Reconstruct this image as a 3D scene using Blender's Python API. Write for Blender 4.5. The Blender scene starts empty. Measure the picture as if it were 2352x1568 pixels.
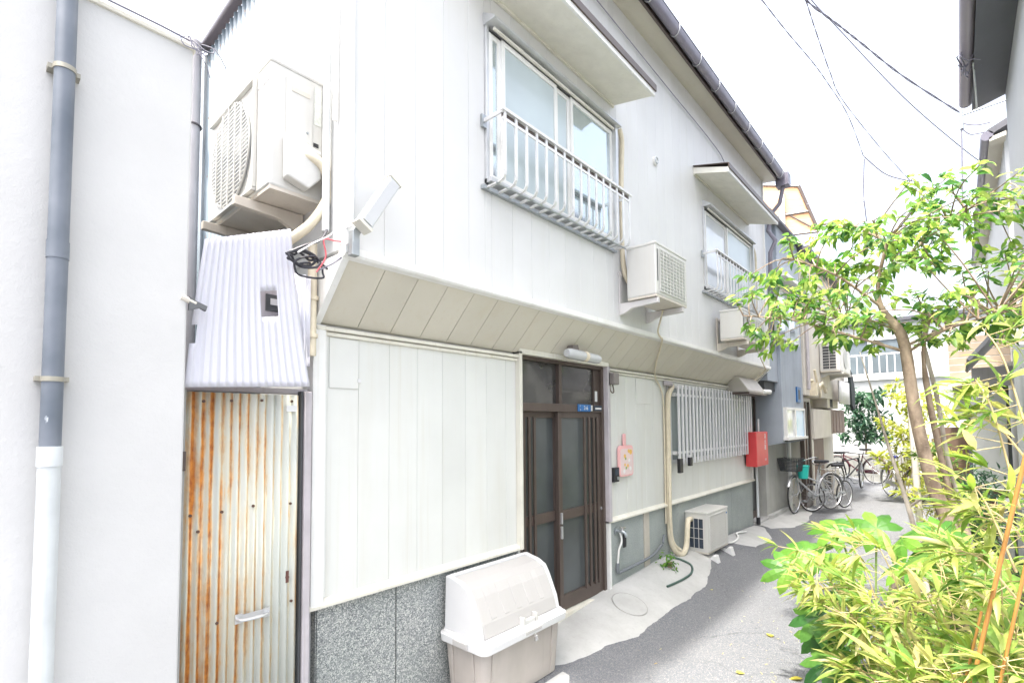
import bpy, math, random
from mathutils import Vector, Matrix, Euler
from math import radians as rad, sin, cos, pi
random.seed(7)
S = bpy.context.scene
COL = S.collection

# ------------------------------------------------------------------ camera
cam_d = bpy.data.cameras.new("camera"); cam = bpy.data.objects.new("camera", cam_d); COL.objects.link(cam)
yaw, pitch, roll = rad(41.7137), rad(3.0), rad(0.5)
F = Vector((cos(yaw)*cos(pitch), sin(yaw)*cos(pitch), sin(pitch)))
r_ = Vector((sin(yaw), -cos(yaw), 0)); u_ = r_.cross(F)
R = r_*cos(roll) - u_*sin(roll); U = u_*cos(roll) + r_*sin(roll)
cam.matrix_world = Matrix(((R.x, U.x, -F.x, 0), (R.y, U.y, -F.y, 0), (R.z, U.z, -F.z, 1.70), (0, 0, 0, 1)))
cam_d.sensor_width = 36; cam_d.lens = 36*1150/2352; cam_d.shift_y = 0.0551
cam_d.clip_start = 0.05; cam_d.clip_end = 500
S.camera = cam
# ------------------------------------------------------------------ sky, sun, exposure
SUN_EL, SUN_AZ = rad(72.0), math.atan2(0.12, -1.0)        # direction to the sun in the XY plane
sd = Vector((cos(SUN_EL)*cos(SUN_AZ), cos(SUN_EL)*sin(SUN_AZ), sin(SUN_EL)))
W = bpy.data.worlds.new("World"); S.world = W; W.use_nodes = True
nt = W.node_tree; nt.nodes.clear()
out = nt.nodes.new("ShaderNodeOutputWorld"); bg = nt.nodes.new("ShaderNodeBackground")
sky = nt.nodes.new("ShaderNodeTexSky"); sky.sky_type = 'NISHITA'; sky.sun_disc = False
sky.sun_elevation = SUN_EL; sky.sun_rotation = pi/2 - SUN_AZ
sky.air_density = 1.0; sky.dust_density = 7.0; sky.ozone_density = 1.0
hs = nt.nodes.new("ShaderNodeHueSaturation"); hs.inputs['Saturation'].default_value = 0.48
nt.links.new(sky.outputs[0], hs.inputs['Color']); nt.links.new(hs.outputs[0], bg.inputs[0])
bg.inputs[1].default_value = 0.15
nt.links.new(bg.outputs[0], out.inputs[0])
sl = bpy.data.lights.new("sun", 'SUN'); sl.energy = 2.0; sl.angle = rad(2.5); sl.color = (1, .95, .86)
so = bpy.data.objects.new("sun", sl); COL.objects.link(so)
so.rotation_euler = (-sd).to_track_quat('-Z', 'Y').to_euler(); so.location = sd*30
S.view_settings.view_transform = 'Standard'; S.view_settings.look = 'None'
S.view_settings.gamma = 1; S.view_settings.use_curve_mapping = False
S.view_settings.exposure = 2.18

# ------------------------------------------------------------------ materials
def srgb(r, g, b):
    f = lambda c: ((c/255+.055)/1.055)**2.4 if c > 10 else c/255/12.92
    return (f(r), f(g), f(b), 1)
class M:
    """small node builder"""
    def __init__(s, name):
        s.m = bpy.data.materials.new(name); s.m.use_nodes = True; s.t = s.m.node_tree
        s.b = s.t.nodes["Principled BSDF"]; s.o = s.t.nodes["Material Output"]; s.co = None
    def n(s, typ, **kw):
        x = s.t.nodes.new(typ)
        for k, v in kw.items(): setattr(x, k, v)
        return x
    def l(s, a, b): s.t.links.new(a, b)
    def coord(s, scale=(1, 1, 1)):
        g = s.n("ShaderNodeNewGeometry"); mp = s.n("ShaderNodeMapping"); mp.inputs['Scale'].default_value = scale
        s.l(g.outputs['Position'], mp.inputs[0]); return mp.outputs[0]
    def noise(s, scale, detail=4, stretch=(1, 1, 1), rough=.55):
        x = s.n("ShaderNodeTexNoise"); x.inputs['Scale'].default_value = scale; x.inputs['Detail'].default_value = detail
        x.inputs['Roughness'].default_value = rough; s.l(s.coord(stretch), x.inputs['Vector']); return x.outputs['Fac']
    def ramp(s, fac, stops):
        x = s.n("ShaderNodeValToRGB"); e = x.color_ramp.elements
        while len(e) < len(stops): e.new(.5)
        for i, (p, c) in enumerate(stops):
            e[i].position = p; e[i].color = c if hasattr(c, '__len__') else (c, c, c, 1)
        s.l(fac, x.inputs[0]); return x.outputs[0]
    def mix(s, fac, a, b, mode='MIX'):
        x = s.n("ShaderNodeMix", data_type='RGBA', blend_type=mode)
        if isinstance(fac, (int, float)): x.inputs[0].default_value = fac
        else: s.l(fac, x.inputs[0])
        for i, v in ((6, a), (7, b)):
            if hasattr(v, '__len__'): x.inputs[i].default_value = v
            else: s.l(v, x.inputs[i])
        return x.outputs[2]
    def math(s, op, a, b=0):
        x = s.n("ShaderNodeMath", operation=op)
        for i, v in ((0, a), (1, b)):
            if isinstance(v, (int, float)): x.inputs[i].default_value = v
            else: s.l(v, x.inputs[i])
        return x.outputs[0]
    def col(s, c):
        if hasattr(c, '__len__'): s.b.inputs['Base Color'].default_value = c
        else: s.l(c, s.b.inputs['Base Color'])
    def bump(s, h, strength=.3, dist=.01):
        x = s.n("ShaderNodeBump"); x.inputs['Strength'].default_value = strength; x.inputs['Distance'].default_value = dist
        s.l(h, x.inputs['Height']); s.l(x.outputs[0], s.b.inputs['Normal'])
    def set(s, **kw):
        for k, v in kw.items(): s.b.inputs[k.replace('_', ' ')].default_value = v
        return s
def g4(c): return (c[0], c[1], c[2], 1)
def sc(c, k): return (c[0]*k, c[1]*k, c[2]*k, 1)
def paint(name, c, rough=.5, metal=0, var=.12, scale=3, streak=0, dirt=None, bump=0, spec=.5):
    m = M(name); m.set(Roughness=rough, Metallic=metal); m.b.inputs['Specular IOR Level'].default_value = spec
    n = m.noise(scale, 5)
    cc = m.mix(m.ramp(n, [(.3, 0), (.7, 1)]), sc(c, 1-var), sc(c, 1+var*.4))
    if streak:
        n2 = m.noise(6, 4, (1, 1, .12)); d = dirt or sc(c, .6)
        cc = m.mix(m.math('MULTIPLY', m.ramp(n2, [(.52, 0), (.75, 1)]), streak), cc, d)
    if streak:
        n3 = m.noise(38, 3, (1, 1, .02)); cc = m.mix(m.math('MULTIPLY', m.ramp(n3, [(.58, 0), (.8, 1)]), min(.6, streak*1.3)), cc, d)
    # each piece of a set differs a little from its neighbour
    oi = m.n("ShaderNodeObjectInfo"); v = m.math('MULTIPLY_ADD', oi.outputs['Random'], .05)
    v.node.inputs[2].default_value = .96
    hsv = m.n("ShaderNodeHueSaturation"); m.l(cc, hsv.inputs['Color']); m.l(v, hsv.inputs['Value'])
    m.col(hsv.outputs[0])
    m.bump(m.noise(220 if not bump else 60, 3), .08 if not bump else bump, .003)
    return m.m
white_board = paint("white_siding", (.62, .622, .618, 1), .42, 0, .05, 2.2, .22, (.56, .55, .5, 1))
cream_board = paint("cream_siding", (.66, .665, .635, 1), .42, 0, .06, 2.0, .22, (.52, .48, .38, 1))
soffit_m = paint("cream_soffit", (.57, .54, .46, 1), .5, 0, .07, 2.0, .25, (.5, .42, .3, 1))
trim_m = paint("cream_trim", (.68, .66, .58, 1), .45, 0, .1, 5, .3, (.45, .38, .26, 1))
white_trim = paint("white_trim", (.76, .76, .74, 1), .4, 0, .08, 5, .25, (.5, .45, .36, 1))
canopy_m = paint("mottled_cream_board", (.76, .74, .67, 1), .7, 0, .08, 9, .15, (.5, .46, .36, 1), bump=.3)
ac_white = paint("white_appliance_enamel", (.56, .555, .53, 1), .32, 0, .05, 4, .18, (.5, .45, .35, 1))
ac_beige = paint("beige_appliance_enamel", (.62, .57, .5, 1), .4, 0, .08, 5, .3, (.35, .3, .22, 1))
louvre_m = paint("grey_grille", (.5, .51, .49, 1), .5, 0, .1, 8)
shade_m = paint("grey_inner_shade", (.26, .27, .27, 1), .6, 0, .1, 8)
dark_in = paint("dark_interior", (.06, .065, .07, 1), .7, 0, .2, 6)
navy_in = paint("dark_blue_fins", (.035, .05, .075, 1), .5, 0, .2, 6)
tape_m = paint("cream_pipe_tape", (.66, .59, .45, 1), .5, 0, .12, 14, .3, (.45, .36, .22, 1), bump=.25)
grey_pipe = M("weathered_blue_grey_pvc"); grey_pipe.set(Roughness=.45)
n1 = grey_pipe.ramp(grey_pipe.noise(26, 6, (1, 1, .35)), [(.69, 0), (.73, 1)])
grey_pipe.col(grey_pipe.mix(n1, grey_pipe.mix(grey_pipe.ramp(grey_pipe.noise(5, 3), [(.3, 0), (.7, 1)]), (.1, .12, .15, 1), (.18, .2, .235, 1)), (.5, .53, .57, 1)))
grey_pipe = grey_pipe.m
pale_pipe = paint("pale_painted_pipe", (.62, .65, .66, 1), .45, 0, .12, 8, .35, (.4, .42, .42, 1))
lilac_pipe = paint("grey_lilac_pipe", (.42, .4, .42, 1), .5, 0, .12, 6, .3, (.3, .27, .26, 1))
mauve_m = paint("mauve_steel_post", (.47, .44, .46, 1), .6, 0, .15, 8, .3, (.25, .2, .16, 1))
brown_m = paint("brown_aluminium", (.095, .072, .062, 1), .38, .2, .15, 5, .25, (.14, .11, .09, 1))
brown_dk = paint("dark_brown_gutter", (.075, .065, .075, 1), .4, 0, .15, 5)
gutter_m = paint("slate_purple_gutter", (.17, .16, .2, 1), .35, 0, .2, 5, .3, (.3, .28, .3, 1))
alu = paint("brushed_aluminium", (.62, .63, .64, 1), .35, .55, .1, 9, .2, (.4, .38, .36, 1))
alu_w = paint("pale_anodised_rail", (.7, .7, .7, 1), .35, .2, .1, 9, .2, (.4, .36, .32, 1))
steel = paint("galvanised_steel", (.42, .45, .47, 1), .4, .7, .25, 14)
chrome = paint("bright_metal", (.7, .7, .7, 1), .22, .9, .1, 14)
black_m = paint("black_plastic", (.02, .02, .025, 1), .4, 0, .2, 9)
rubber = paint("black_rubber", (.028, .028, .028, 1), .75, 0, .2, 20)
red_m = paint("red_enamel", (.62, .055, .06, 1), .35, 0, .08, 6)
pink_m = paint("pink_plastic", (.8, .44, .44, 1), .45, 0, .05, 8)
pink_lt = paint("pale_pink_plastic", (.74, .58, .57, 1), .45, 0, .04, 8)
white_p = paint("white_plastic", (.66, .66, .66, 1), .3, 0, .03, 5)
bin_m = paint("beige_plastic", (.44, .4, .365, 1), .45, 0, .1, 5, .3, (.3, .27, .23, 1))
bin_lid = paint("milky_grey_plastic", (.46, .445, .43, 1), .35, 0, .03, 3)
teal_m = paint("turquoise_plastic", (.02, .5, .43, 1), .4, 0, .05, 8)
blue_m = paint("blue_enamel_plate", (.015, .12, .33, 1), .4, 0, .1, 8)
royal_m = paint("royal_blue_cover", (.06, .08, .5, 1), .5, 0, .1, 20)
maroon = paint("maroon_enamel", (.085, .012, .022, 1), .35, .1, .2, 8)
silver_b = paint("silver_bike_paint", (.5, .51, .53, 1), .35, .4, .1, 8)
orange_m = paint("orange_enamel", (.8, .45, .24, 1), .6, 0, .08, 4, .2, (.6, .35, .2, 1))
cable_m = paint("grey_black_cable", (.2, .195, .24, 1), .6, 0, .1, 8)
cable_b = paint("black_cable", (.03, .03, .04, 1), .5, 0, .1, 8)
red_c = paint("red_cable", (.6, .12, .14, 1), .5, 0, .1, 8)
tile_m = paint("dark_roof_tile", (.1, .1, .115, 1), .5, 0, .2, 4)
soffit_dk = paint("shade_grey_eave_board", (.13, .135, .155, 1), .7, 0, .1, 3)  # dark grey has the underside shade of right eave and porch built in
stucco_r = paint("pale_render", (.58, .59, .585, 1), .8, 0, .05, 4, .15, (.55, .55, .52, 1), bump=.35)
cream_r = paint("cream_render", (.66, .62, .55, 1), .8, 0, .07, 4, .3, (.45, .4, .32, 1), bump=.35)
grey_r = paint("blue_grey_mortar", (.36, .4, .45, 1), .85, 0, .14, 2.2, .45, (.24, .26, .29, 1), bump=.4)
grey_r2 = paint("grey_mortar_base", (.4, .4, .38, 1), .85, 0, .16, 2.6, .45, (.3, .31, .24, 1), bump=.4)
wood_m = paint("brown_slatted_wood", (.2, .13, .1, 1), .6, 0, .2, 6, .3, (.12, .08, .06, 1))
gvert = paint("pale_grey_metal_siding", (.5, .52, .53, 1), .5, 0, .08, 4, .2)
cloth_w = paint("white_cloth", (.78, .78, .82, 1), .9, 0, .04, 7)
cloth_k = paint("black_cloth", (.03, .04, .045, 1), .9, 0, .2, 20)
beige_strip = paint("beige_filler", (.5, .46, .4, 1), .85, 0, .1, 14, bump=.4)
block_m = paint("concrete_block", (.36, .36, .34, 1), .9, 0, .15, 7, .3, bump=.4)

def stucco():
    m = M("white_stucco"); m.set(Roughness=.85)
    m.col(m.mix(m.ramp(m.noise(1.3, 6), [(.3, 0), (.75, 1)]), (.52, .518, .51, 1), (.61, .606, .598, 1)))
    h = m.math('ADD', m.noise(55, 6), m.math('MULTIPLY', m.noise(160, 3), .4))
    m.bump(h, .35, .004); return m.m
stucco_w = stucco()
def blue_corr():
    m = M("blue_grey_sheet_metal"); m.set(Roughness=.5)
    c = m.mix(m.ramp(m.noise(1.4, 3), [(.3, 0), (.7, 1)]), (.11, .145, .175, 1), (.16, .2, .235, 1))
    r = m.ramp(m.noise(9, 6, (1, 1, .6), .7), [(.66, 0), (.70, 1)])
    m.col(m.mix(m.math('MULTIPLY', r, .8), c, (.24, .16, .1, 1))); return m.m
blue_sheet = blue_corr()
def rust_sheet():
    m = M("rusty_corrugated_zinc"); m.set(Roughness=.8); m.b.inputs["Specular IOR Level"].default_value = .08
    base = m.mix(m.ramp(m.noise(3, 4, (1, 1, .3)), [(.35, 0), (.7, 1)]), (.44, .465, .43, 1), (.54, .545, .49, 1))
    g = m.n("ShaderNodeNewGeometry"); sp = m.n("ShaderNodeSeparateXYZ"); m.l(g.outputs['Position'], sp.inputs[0])
    wave = m.math('SINE', m.math('MULTIPLY', sp.outputs[0], 2*pi/.0375))       # rust sits in the furrows
    left = m.math('MULTIPLY_ADD', sp.outputs[0], -1.9); left.node.inputs[2].default_value = 1.95
    st = m.noise(30, 5, (1, 1, .022), .6)
    st2 = m.noise(8, 6, (1.6, 1, .4), .7)
    v = m.math('ADD', m.math('MULTIPLY', st, 1.25), m.math('MULTIPLY', st2, 1.15))
    v = m.math('ADD', v, m.math('MULTIPLY', left, .5)); v = m.math('ADD', v, m.math('MULTIPLY', wave, .2))
    f = m.ramp(v, [(.0, 0), (1, 1)]); 
    mr = m.n("ShaderNodeMapRange"); mr.inputs[1].default_value = 1.34; mr.inputs[2].default_value = 1.70; m.l(v, mr.inputs[0])
    ylw = m.n("ShaderNodeMapRange"); ylw.inputs[1].default_value = 1.15; ylw.inputs[2].default_value = 1.5; m.l(v, ylw.inputs[0])
    c = m.mix(m.math('MULTIPLY', ylw.outputs[0], .6), base, (.60, .47, .24, 1))
    rc = m.mix(m.ramp(m.noise(24, 5), [(.38, 0), (.66, 1)]), (.5, .2, .045, 1), (.26, .085, .03, 1))
    m.col(m.mix(mr.outputs[0], c, rc)); m.bump(m.noise(90, 4), .2, .002); return m.m
rust_m = rust_sheet()
def chips():
    m = M("washed_stone_aggregate"); m.set(Roughness=.8)
    v = m.n("ShaderNodeTexVoronoi"); v.inputs['Scale'].default_value = 185; m.l(m.coord(), v.inputs['Vector'])
    s = m.n("ShaderNodeSeparateColor"); m.l(v.outputs['Color'], s.inputs[0])
    c = m.ramp(s.outputs[0], [(0, (.1, .11, .115, 1)), (.3, (.22, .235, .235, 1)), (.7, (.36, .37, .355, 1)), (1, (.62, .62, .58, 1))])
    # damp and mossy tone in large soft clouds
    m.col(m.mix(m.math('MULTIPLY', m.ramp(m.noise(1.8, 3), [(.35, 0), (.7, 1)]), .4), c, (.2, .24, .225, 1)))
    m.bump(v.outputs['Distance'], .5, .003); return m.m
chip_m = chips()
def greenish():
    m = M("grey_green_mortar"); m.set(Roughness=.85)
    c = m.mix(m.ramp(m.noise(2.6, 6), [(.3, 0), (.75, 1)]), (.25, .285, .275, 1), (.39, .425, .41, 1))
    sp = m.ramp(m.noise(170, 2), [(.35, 0), (.7, 1)])
    m.col(m.mix(.35, c, m.mix(sp, (.12, .13, .13, 1), (.5, .52, .5, 1)))); m.bump(m.noise(120, 4), .4, .003); return m.m
base_m = greenish()
def asphalt():
    m = M("worn_asphalt"); m.set(Roughness=.9)
    v = m.n("ShaderNodeTexVoronoi"); v.inputs['Scale'].default_value = 170; m.l(m.coord(), v.inputs['Vector'])
    s = m.n("ShaderNodeSeparateColor"); m.l(v.outputs['Color'], s.inputs[0])
    c = m.ramp(s.outputs[0], [(0, (.095, .101, .112, 1)), (.5, (.132, .139, .153, 1)), (.85, (.168, .173, .184, 1)), (1, (.27, .265, .26, 1))])
    big = m.ramp(m.noise(1.1, 6), [(.3, 0), (.75, 1)])
    c = m.mix(m.math('MULTIPLY', big, .45), c, (.175, .176, .18, 1))
    gy = m.ramp(m.noise(5, 7, rough=.7), [(.62, 0), (.72, 1)])
    ck = m.n("ShaderNodeTexVoronoi", feature='DISTANCE_TO_EDGE'); ck.inputs['Scale'].default_value = 1.15
    wv = m.n("ShaderNodeTexNoise"); wv.inputs['Scale'].default_value = 4; wv.inputs['Detail'].default_value = 5; m.l(m.coord(), wv.inputs['Vector'])
    va = m.n("ShaderNodeVectorMath", operation='MULTIPLY_ADD'); va.inputs[1].default_value = (.35, .35, .35); m.l(wv.outputs['Color'], va.inputs[0]); m.l(m.coord(), va.inputs[2]); m.l(va.outputs[0], ck.inputs['Vector'])
    cf = m.ramp(ck.outputs['Distance'], [(0, 1), (.012, 0)]); cf = m.math('MULTIPLY', cf, m.ramp(m.noise(.8, 2), [(.45, 0), (.6, 1)]))
    c = m.mix(m.math('MULTIPLY', cf, .6), c, (.04, .04, .042, 1))
    m.col(m.mix(m.math('MULTIPLY', gy, .45), c, (.33, .31, .28, 1)))
    m.bump(m.math('ADD', v.outputs['Distance'], m.math('MULTIPLY', m.noise(26, 5), .6)), .7, .006); return m.m
asphalt_m = asphalt()
def concrete():
    m = M("trowelled_concrete"); m.set(Roughness=.85)
    c = m.mix(m.ramp(m.noise(2.2, 7, rough=.65), [(.3, 0), (.7, 1)]), (.33, .33, .32, 1), (.46, .46, .45, 1))
    c = m.mix(m.math('MULTIPLY', m.ramp(m.noise(40, 5), [(.55, 0), (.75, 1)]), .3), c, (.28, .27, .25, 1))
    m.col(c); m.bump(m.noise(70, 5), .3, .004); return m.m
concrete_m = concrete()
def soil():
    m = M("dark_soil"); m.set(Roughness=.95)
    m.col(m.mix(m.ramp(m.noise(14, 8, rough=.7), [(.35, 0), (.7, 1)]), (.05, .04, .032, 1), (.16, .125, .09, 1)))
    m.bump(m.noise(35, 7), 1, .03); return m.m
soil_m = soil()
def glass(name, c, rough=.08, coat=0, var=0, spec=.6):
    m = M(name); m.set(Roughness=rough, Metallic=0); m.b.inputs['Specular IOR Level'].default_value = spec
    m.b.inputs['Coat Weight'].default_value = coat; m.b.inputs['Coat Roughness'].default_value = .03
    m.col(m.mix(m.ramp(m.noise(1.7, 3), [(.35, 0), (.65, 1)]), sc(c, 1-var), sc(c, 1+var)))
    m.bump(m.noise(3.0, 1), .03, .02); return m.m
frost = glass("frosted_blue_glass", (.44, .51, .53, 1), .35, .5, .08)
clearg = glass("sky_reflecting_glass", (.55, .63, .66, 1), .08, .5, .08); clearg.node_tree.nodes["Principled BSDF"].inputs["Metallic"].default_value = .7
darkg = glass("dark_patterned_glass", (.06, .068, .07, 1), .3, .3, .3)
darkt = glass("dark_transom_glass", (.05, .048, .045, 1), .16, .5, .4)
winw = glass("pale_curtained_glass", (.55, .58, .62, 1), .2, .8, .1)
blueg = glass("light_blue_glass", (.3, .5, .72, 1), .25, .4, .06)
lampg = glass("milky_tube_cover", (.47, .48, .49, 1), .2, .3, .03)
def poly():
    m = M("translucent_white_polycarbonate"); m.set(Roughness=.35)
    m.col((.78, .78, .84, 1)); m.b.inputs['Transmission Weight'].default_value = .0
    tr = m.n("ShaderNodeBsdfTranslucent"); tr.inputs[0].default_value = (.8, .8, .86, 1)
    mx = m.n("ShaderNodeMixShader"); mx.inputs[0].default_value = .35
    m.l(m.b.outputs[0], mx.inputs[1]); m.l(tr.outputs[0], mx.inputs[2]); m.l(mx.outputs[0], m.o.inputs[0]); return m.m
poly_m = poly()
def leafm(name, cols, trans=.45, rough=.35):
    m = M(name); m.set(Roughness=rough); m.b.inputs['Specular IOR Level'].default_value = .3
    g = m.n("ShaderNodeNewGeometry"); oi = m.n("ShaderNodeObjectInfo")
    v = m.math('FRACT', m.math('ADD', g.outputs['Random Per Island'], m.math('MULTIPLY', oi.outputs['Random'], 7.31)))
    n = len(cols); c = m.ramp(v, [(i/(n-1), cols[i]) for i in range(n)])
    c = m.mix(m.math('MULTIPLY', m.ramp(m.noise(40, 3), [(.4, 0), (.7, 1)]), .25), c, sc(cols[0], .7))
    m.col(c)
    tr = m.n("ShaderNodeBsdfTranslucent"); hv = m.n("ShaderNodeHueSaturation"); hv.inputs['Value'].default_value = 1.5
    hv.inputs['Saturation'].default_value = 1.1; m.l(c, hv.inputs['Color']); m.l(hv.outputs[0], tr.inputs[0])
    mx = m.n("ShaderNodeMixShader"); mx.inputs[0].default_value = trans
    m.l(m.b.outputs[0], mx.inputs[1]); m.l(tr.outputs[0], mx.inputs[2]); m.l(mx.outputs[0], m.o.inputs[0]); return m.m
leaf_tree = leafm("tree_leaf", [(.04, .11, .04, 1), (.11, .23, .055, 1), (.2, .33, .075, 1), (.3, .42, .1, 1), (.42, .5, .15, 1)], .5, .28)
leaf_bam = leafm("bamboo_leaf", [(.1, .2, .045, 1), (.2, .3, .06, 1), (.3, .37, .085, 1), (.4, .42, .13, 1), (.44, .38, .18, 1)], .45, .38)
leaf_fat = leafm("fatsia_leaf", [(.03, .1, .03, 1), (.06, .17, .035, 1), (.12, .25, .04, 1)], .3, .36)
leaf_fat2 = leafm("young_fatsia_leaf", [(.05, .15, .025, 1), (.1, .23, .03, 1), (.18, .32, .045, 1)], .3, .42)
leaf_dk = leafm("evergreen_leaf", [(.03, .08, .055, 1), (.06, .13, .075, 1), (.1, .19, .1, 1)], .25, .3)
leaf_yl = leafm("yellow_green_leaf", [(.28, .34, .07, 1), (.42, .45, .1, 1), (.5, .5, .14, 1)], .5, .4)
leaf_md = leafm("mid_green_leaf", [(.08, .17, .05, 1), (.16, .27, .07, 1), (.3, .38, .1, 1)], .4, .4)
leaf_fallen = leafm("fallen_yellow_leaf", [(.6, .5, .06, 1), (.65, .58, .12, 1)], .3, .5)
def barkm(name, a, b):
    m = M(name); m.set(Roughness=.9)
    c = m.mix(m.ramp(m.noise(11, 6, (1, 1, .5)), [(.35, 0), (.65, 1)]), a, b)
    sp = m.ramp(m.noise(60, 3, (.5, .5, 2.5)), [(.6, 0), (.7, 1)])
    m.col(m.mix(m.math('MULTIPLY', sp, .5), c, sc(b, 1.25))); m.bump(m.noise(30, 6, (1, 1, .4)), .7, .01); return m.m
bark = barkm("speckled_brown_bark", (.17, .12, .085, 1), (.42, .32, .235, 1))
bark2 = barkm("pale_grey_bark", (.3, .25, .21, 1), (.48, .42, .36, 1))
cane_m = paint("orange_bamboo_cane", (.42, .2, .05, 1), .35, 0, .25, 12, .4, (.35, .32, .07, 1))
twig_m = paint("straw_twig", (.42, .33, .16, 1), .6, 0, .15, 12)

# ------------------------------------------------------------------ mesh helpers
class MB:
    def __init__(s): s.v = []; s.f = []
    def add(s, vs, fs):
        k = len(s.v); s.v += [tuple(v) for v in vs]; s.f += [tuple(i+k for i in f) for f in fs]; return s
    def box(s, x0, x1, y0, y1, z0, z1):
        return s.add([(x0,y0,z0),(x1,y0,z0),(x1,y1,z0),(x0,y1,z0),(x0,y0,z1),(x1,y0,z1),(x1,y1,z1),(x0,y1,z1)],
                     [(3,2,1,0),(4,5,6,7),(0,1,5,4),(1,2,6,5),(2,3,7,6),(3,0,4,7)])
    def prism(s, poly, axis, a, b):
        """poly: 2-D outline in the two axes other than `axis`, extruded a..b"""
        n = len(poly)
        def p3(q, t):
            if axis == 'X': return (t, q[0], q[1])
            if axis == 'Y': return (q[0], t, q[1])
            return (q[0], q[1], t)
        vs = [p3(q, a) for q in poly] + [p3(q, b) for q in poly]
        fs = [tuple(range(n))[::-1], tuple(range(n, 2*n))] + [(i, (i+1) % n, n+(i+1) % n, n+i) for i in range(n)]
        return s.add(vs, fs)
    def obox(s, c, ax, ay, az):
        """oriented box: centre + three half-vectors"""
        c, ax, ay, az = map(Vector, (c, ax, ay, az)); vs = []
        for k in (-1, 1):
            for i, j in ((-1,-1),(1,-1),(1,1),(-1,1)): vs.append(c+ax*i+ay*j+az*k)
        return s.add(vs, [(3,2,1,0),(4,5,6,7),(0,1,5,4),(1,2,6,5),(2,3,7,6),(3,0,4,7)])
    def tube(s, pts, r, n=8, cap=True):
        pts = [Vector(p) for p in pts]; rs = r if hasattr(r, '__len__') else [r]*len(pts)
        rings = []; prev = None
        for i, p in enumerate(pts):
            d = (pts[min(i+1, len(pts)-1)]-pts[max(i-1, 0)])
            d = d.normalized() if d.length > 1e-9 else Vector((0, 0, 1))
            if prev is None:
                a = Vector((0, 0, 1)) if abs(d.z) < .9 else Vector((1, 0, 0)); x = d.cross(a).normalized()
            else:
                x = (prev-d*prev.dot(d)); x = x.normalized() if x.length > 1e-6 else d.orthogonal().normalized()
            prev = x; y = d.cross(x)
            rings.append([p+(x*cos(2*pi*k/n)+y*sin(2*pi*k/n))*rs[i] for k in range(n)])
        vs = [v for q in rings for v in q]; fs = []
        for i in range(len(pts)-1):
            for k in range(n): fs.append((i*n+k, i*n+(k+1) % n, (i+1)*n+(k+1) % n, (i+1)*n+k))
        if cap: fs.append(tuple(range(n))[::-1]); fs.append(tuple((len(pts)-1)*n+k for k in range(n)))
        return s.add(vs, fs)
    def torus(s, c, nrm, R_, r, n=32, m=8):
        c, nrm = Vector(c), Vector(nrm).normalized(); a = nrm.orthogonal().normalized(); b = nrm.cross(a); vs = []; fs = []
        for i in range(n):
            d = a*cos(2*pi*i/n)+b*sin(2*pi*i/n)
            for j in range(m): vs.append(c+d*(R_+r*cos(2*pi*j/m))+nrm*(r*sin(2*pi*j/m)))
        for i in range(n):
            for j in range(m): fs.append((i*m+j, ((i+1) % n)*m+j, ((i+1) % n)*m+(j+1) % m, i*m+(j+1) % m))
        return s.add(vs, fs)
    def disc(s, c, nrm, r, n=24, th=.002):
        c, nrm = Vector(c), Vector(nrm).normalized(); return s.tube([c-nrm*th, c+nrm*th], r, n)
def mesh(name, mb, mat, off=(0,0,0), smooth=False, bevel=0):
    me = bpy.data.meshes.new(name)
    me.from_pydata([(v[0]-off[0], v[1]-off[1], v[2]-off[2]) for v in mb.v], [], mb.f)
    me.materials.append(mat); me.update()
    if smooth:
        me.polygons.foreach_set('use_smooth', [True]*len(me.polygons))
        try: me.set_sharp_from_angle(angle=rad(38))
        except Exception: pass
    return me
def tag(o, label=None, cat=None, group=None, kind=None):
    for k, v in (('label', label), ('category', cat), ('group', group), ('kind', kind)):
        if v: o[k] = v
    return o
def wloc(o):
    p = Vector((0, 0, 0))
    while o is not None: p += o.location; o = o.parent
    return p
def part(name, mb, mat, parent=None, smooth=False, bevel=0, world=True, **kw):
    """one mesh object; coordinates in mb are world coordinates (or the parent's own when world=False)"""
    off = wloc(parent) if (parent is not None and world) else (0, 0, 0)
    o = bpy.data.objects.new(name, mesh(name, mb, mat, off, smooth)); COL.objects.link(o)
    if parent is not None: o.parent = parent
    if bevel:
        b = o.modifiers.new("bevel", 'BEVEL'); b.width = bevel; b.segments = 2; b.limit_method = 'ANGLE'; b.angle_limit = rad(50)
    tag(o, **kw); return o
def thing(name, loc, label, cat, group=None, rz=0):
    e = bpy.data.objects.new(name, None); COL.objects.link(e); e.location = loc; e.rotation_euler = (0, 0, rz)
    e.empty_display_size = .1; return tag(e, label, cat, group)
def inst(name, me, parent, loc):
    """a piece sharing mesh data; loc in world coordinates"""
    o = bpy.data.objects.new(name, me); COL.objects.link(o); o.parent = parent
    o.location = Vector(loc)-wloc(parent); return o
def spline(pts, n=6):
    pts = [Vector(p) for p in pts]; q = [pts[0]]+pts+[pts[-1]]; o = []
    for i in range(1, len(q)-2):
        for k in range(n):
            t = k/n; a, b, c, d = q[i-1], q[i], q[i+1], q[i+2]
            o.append(.5*((2*b)+(c-a)*t+(2*a-5*b+4*c-d)*t*t+(3*b-a-3*c+d)*t**3))
    return o+[pts[-1]]
def B(*a): return MB().box(*a)

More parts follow.
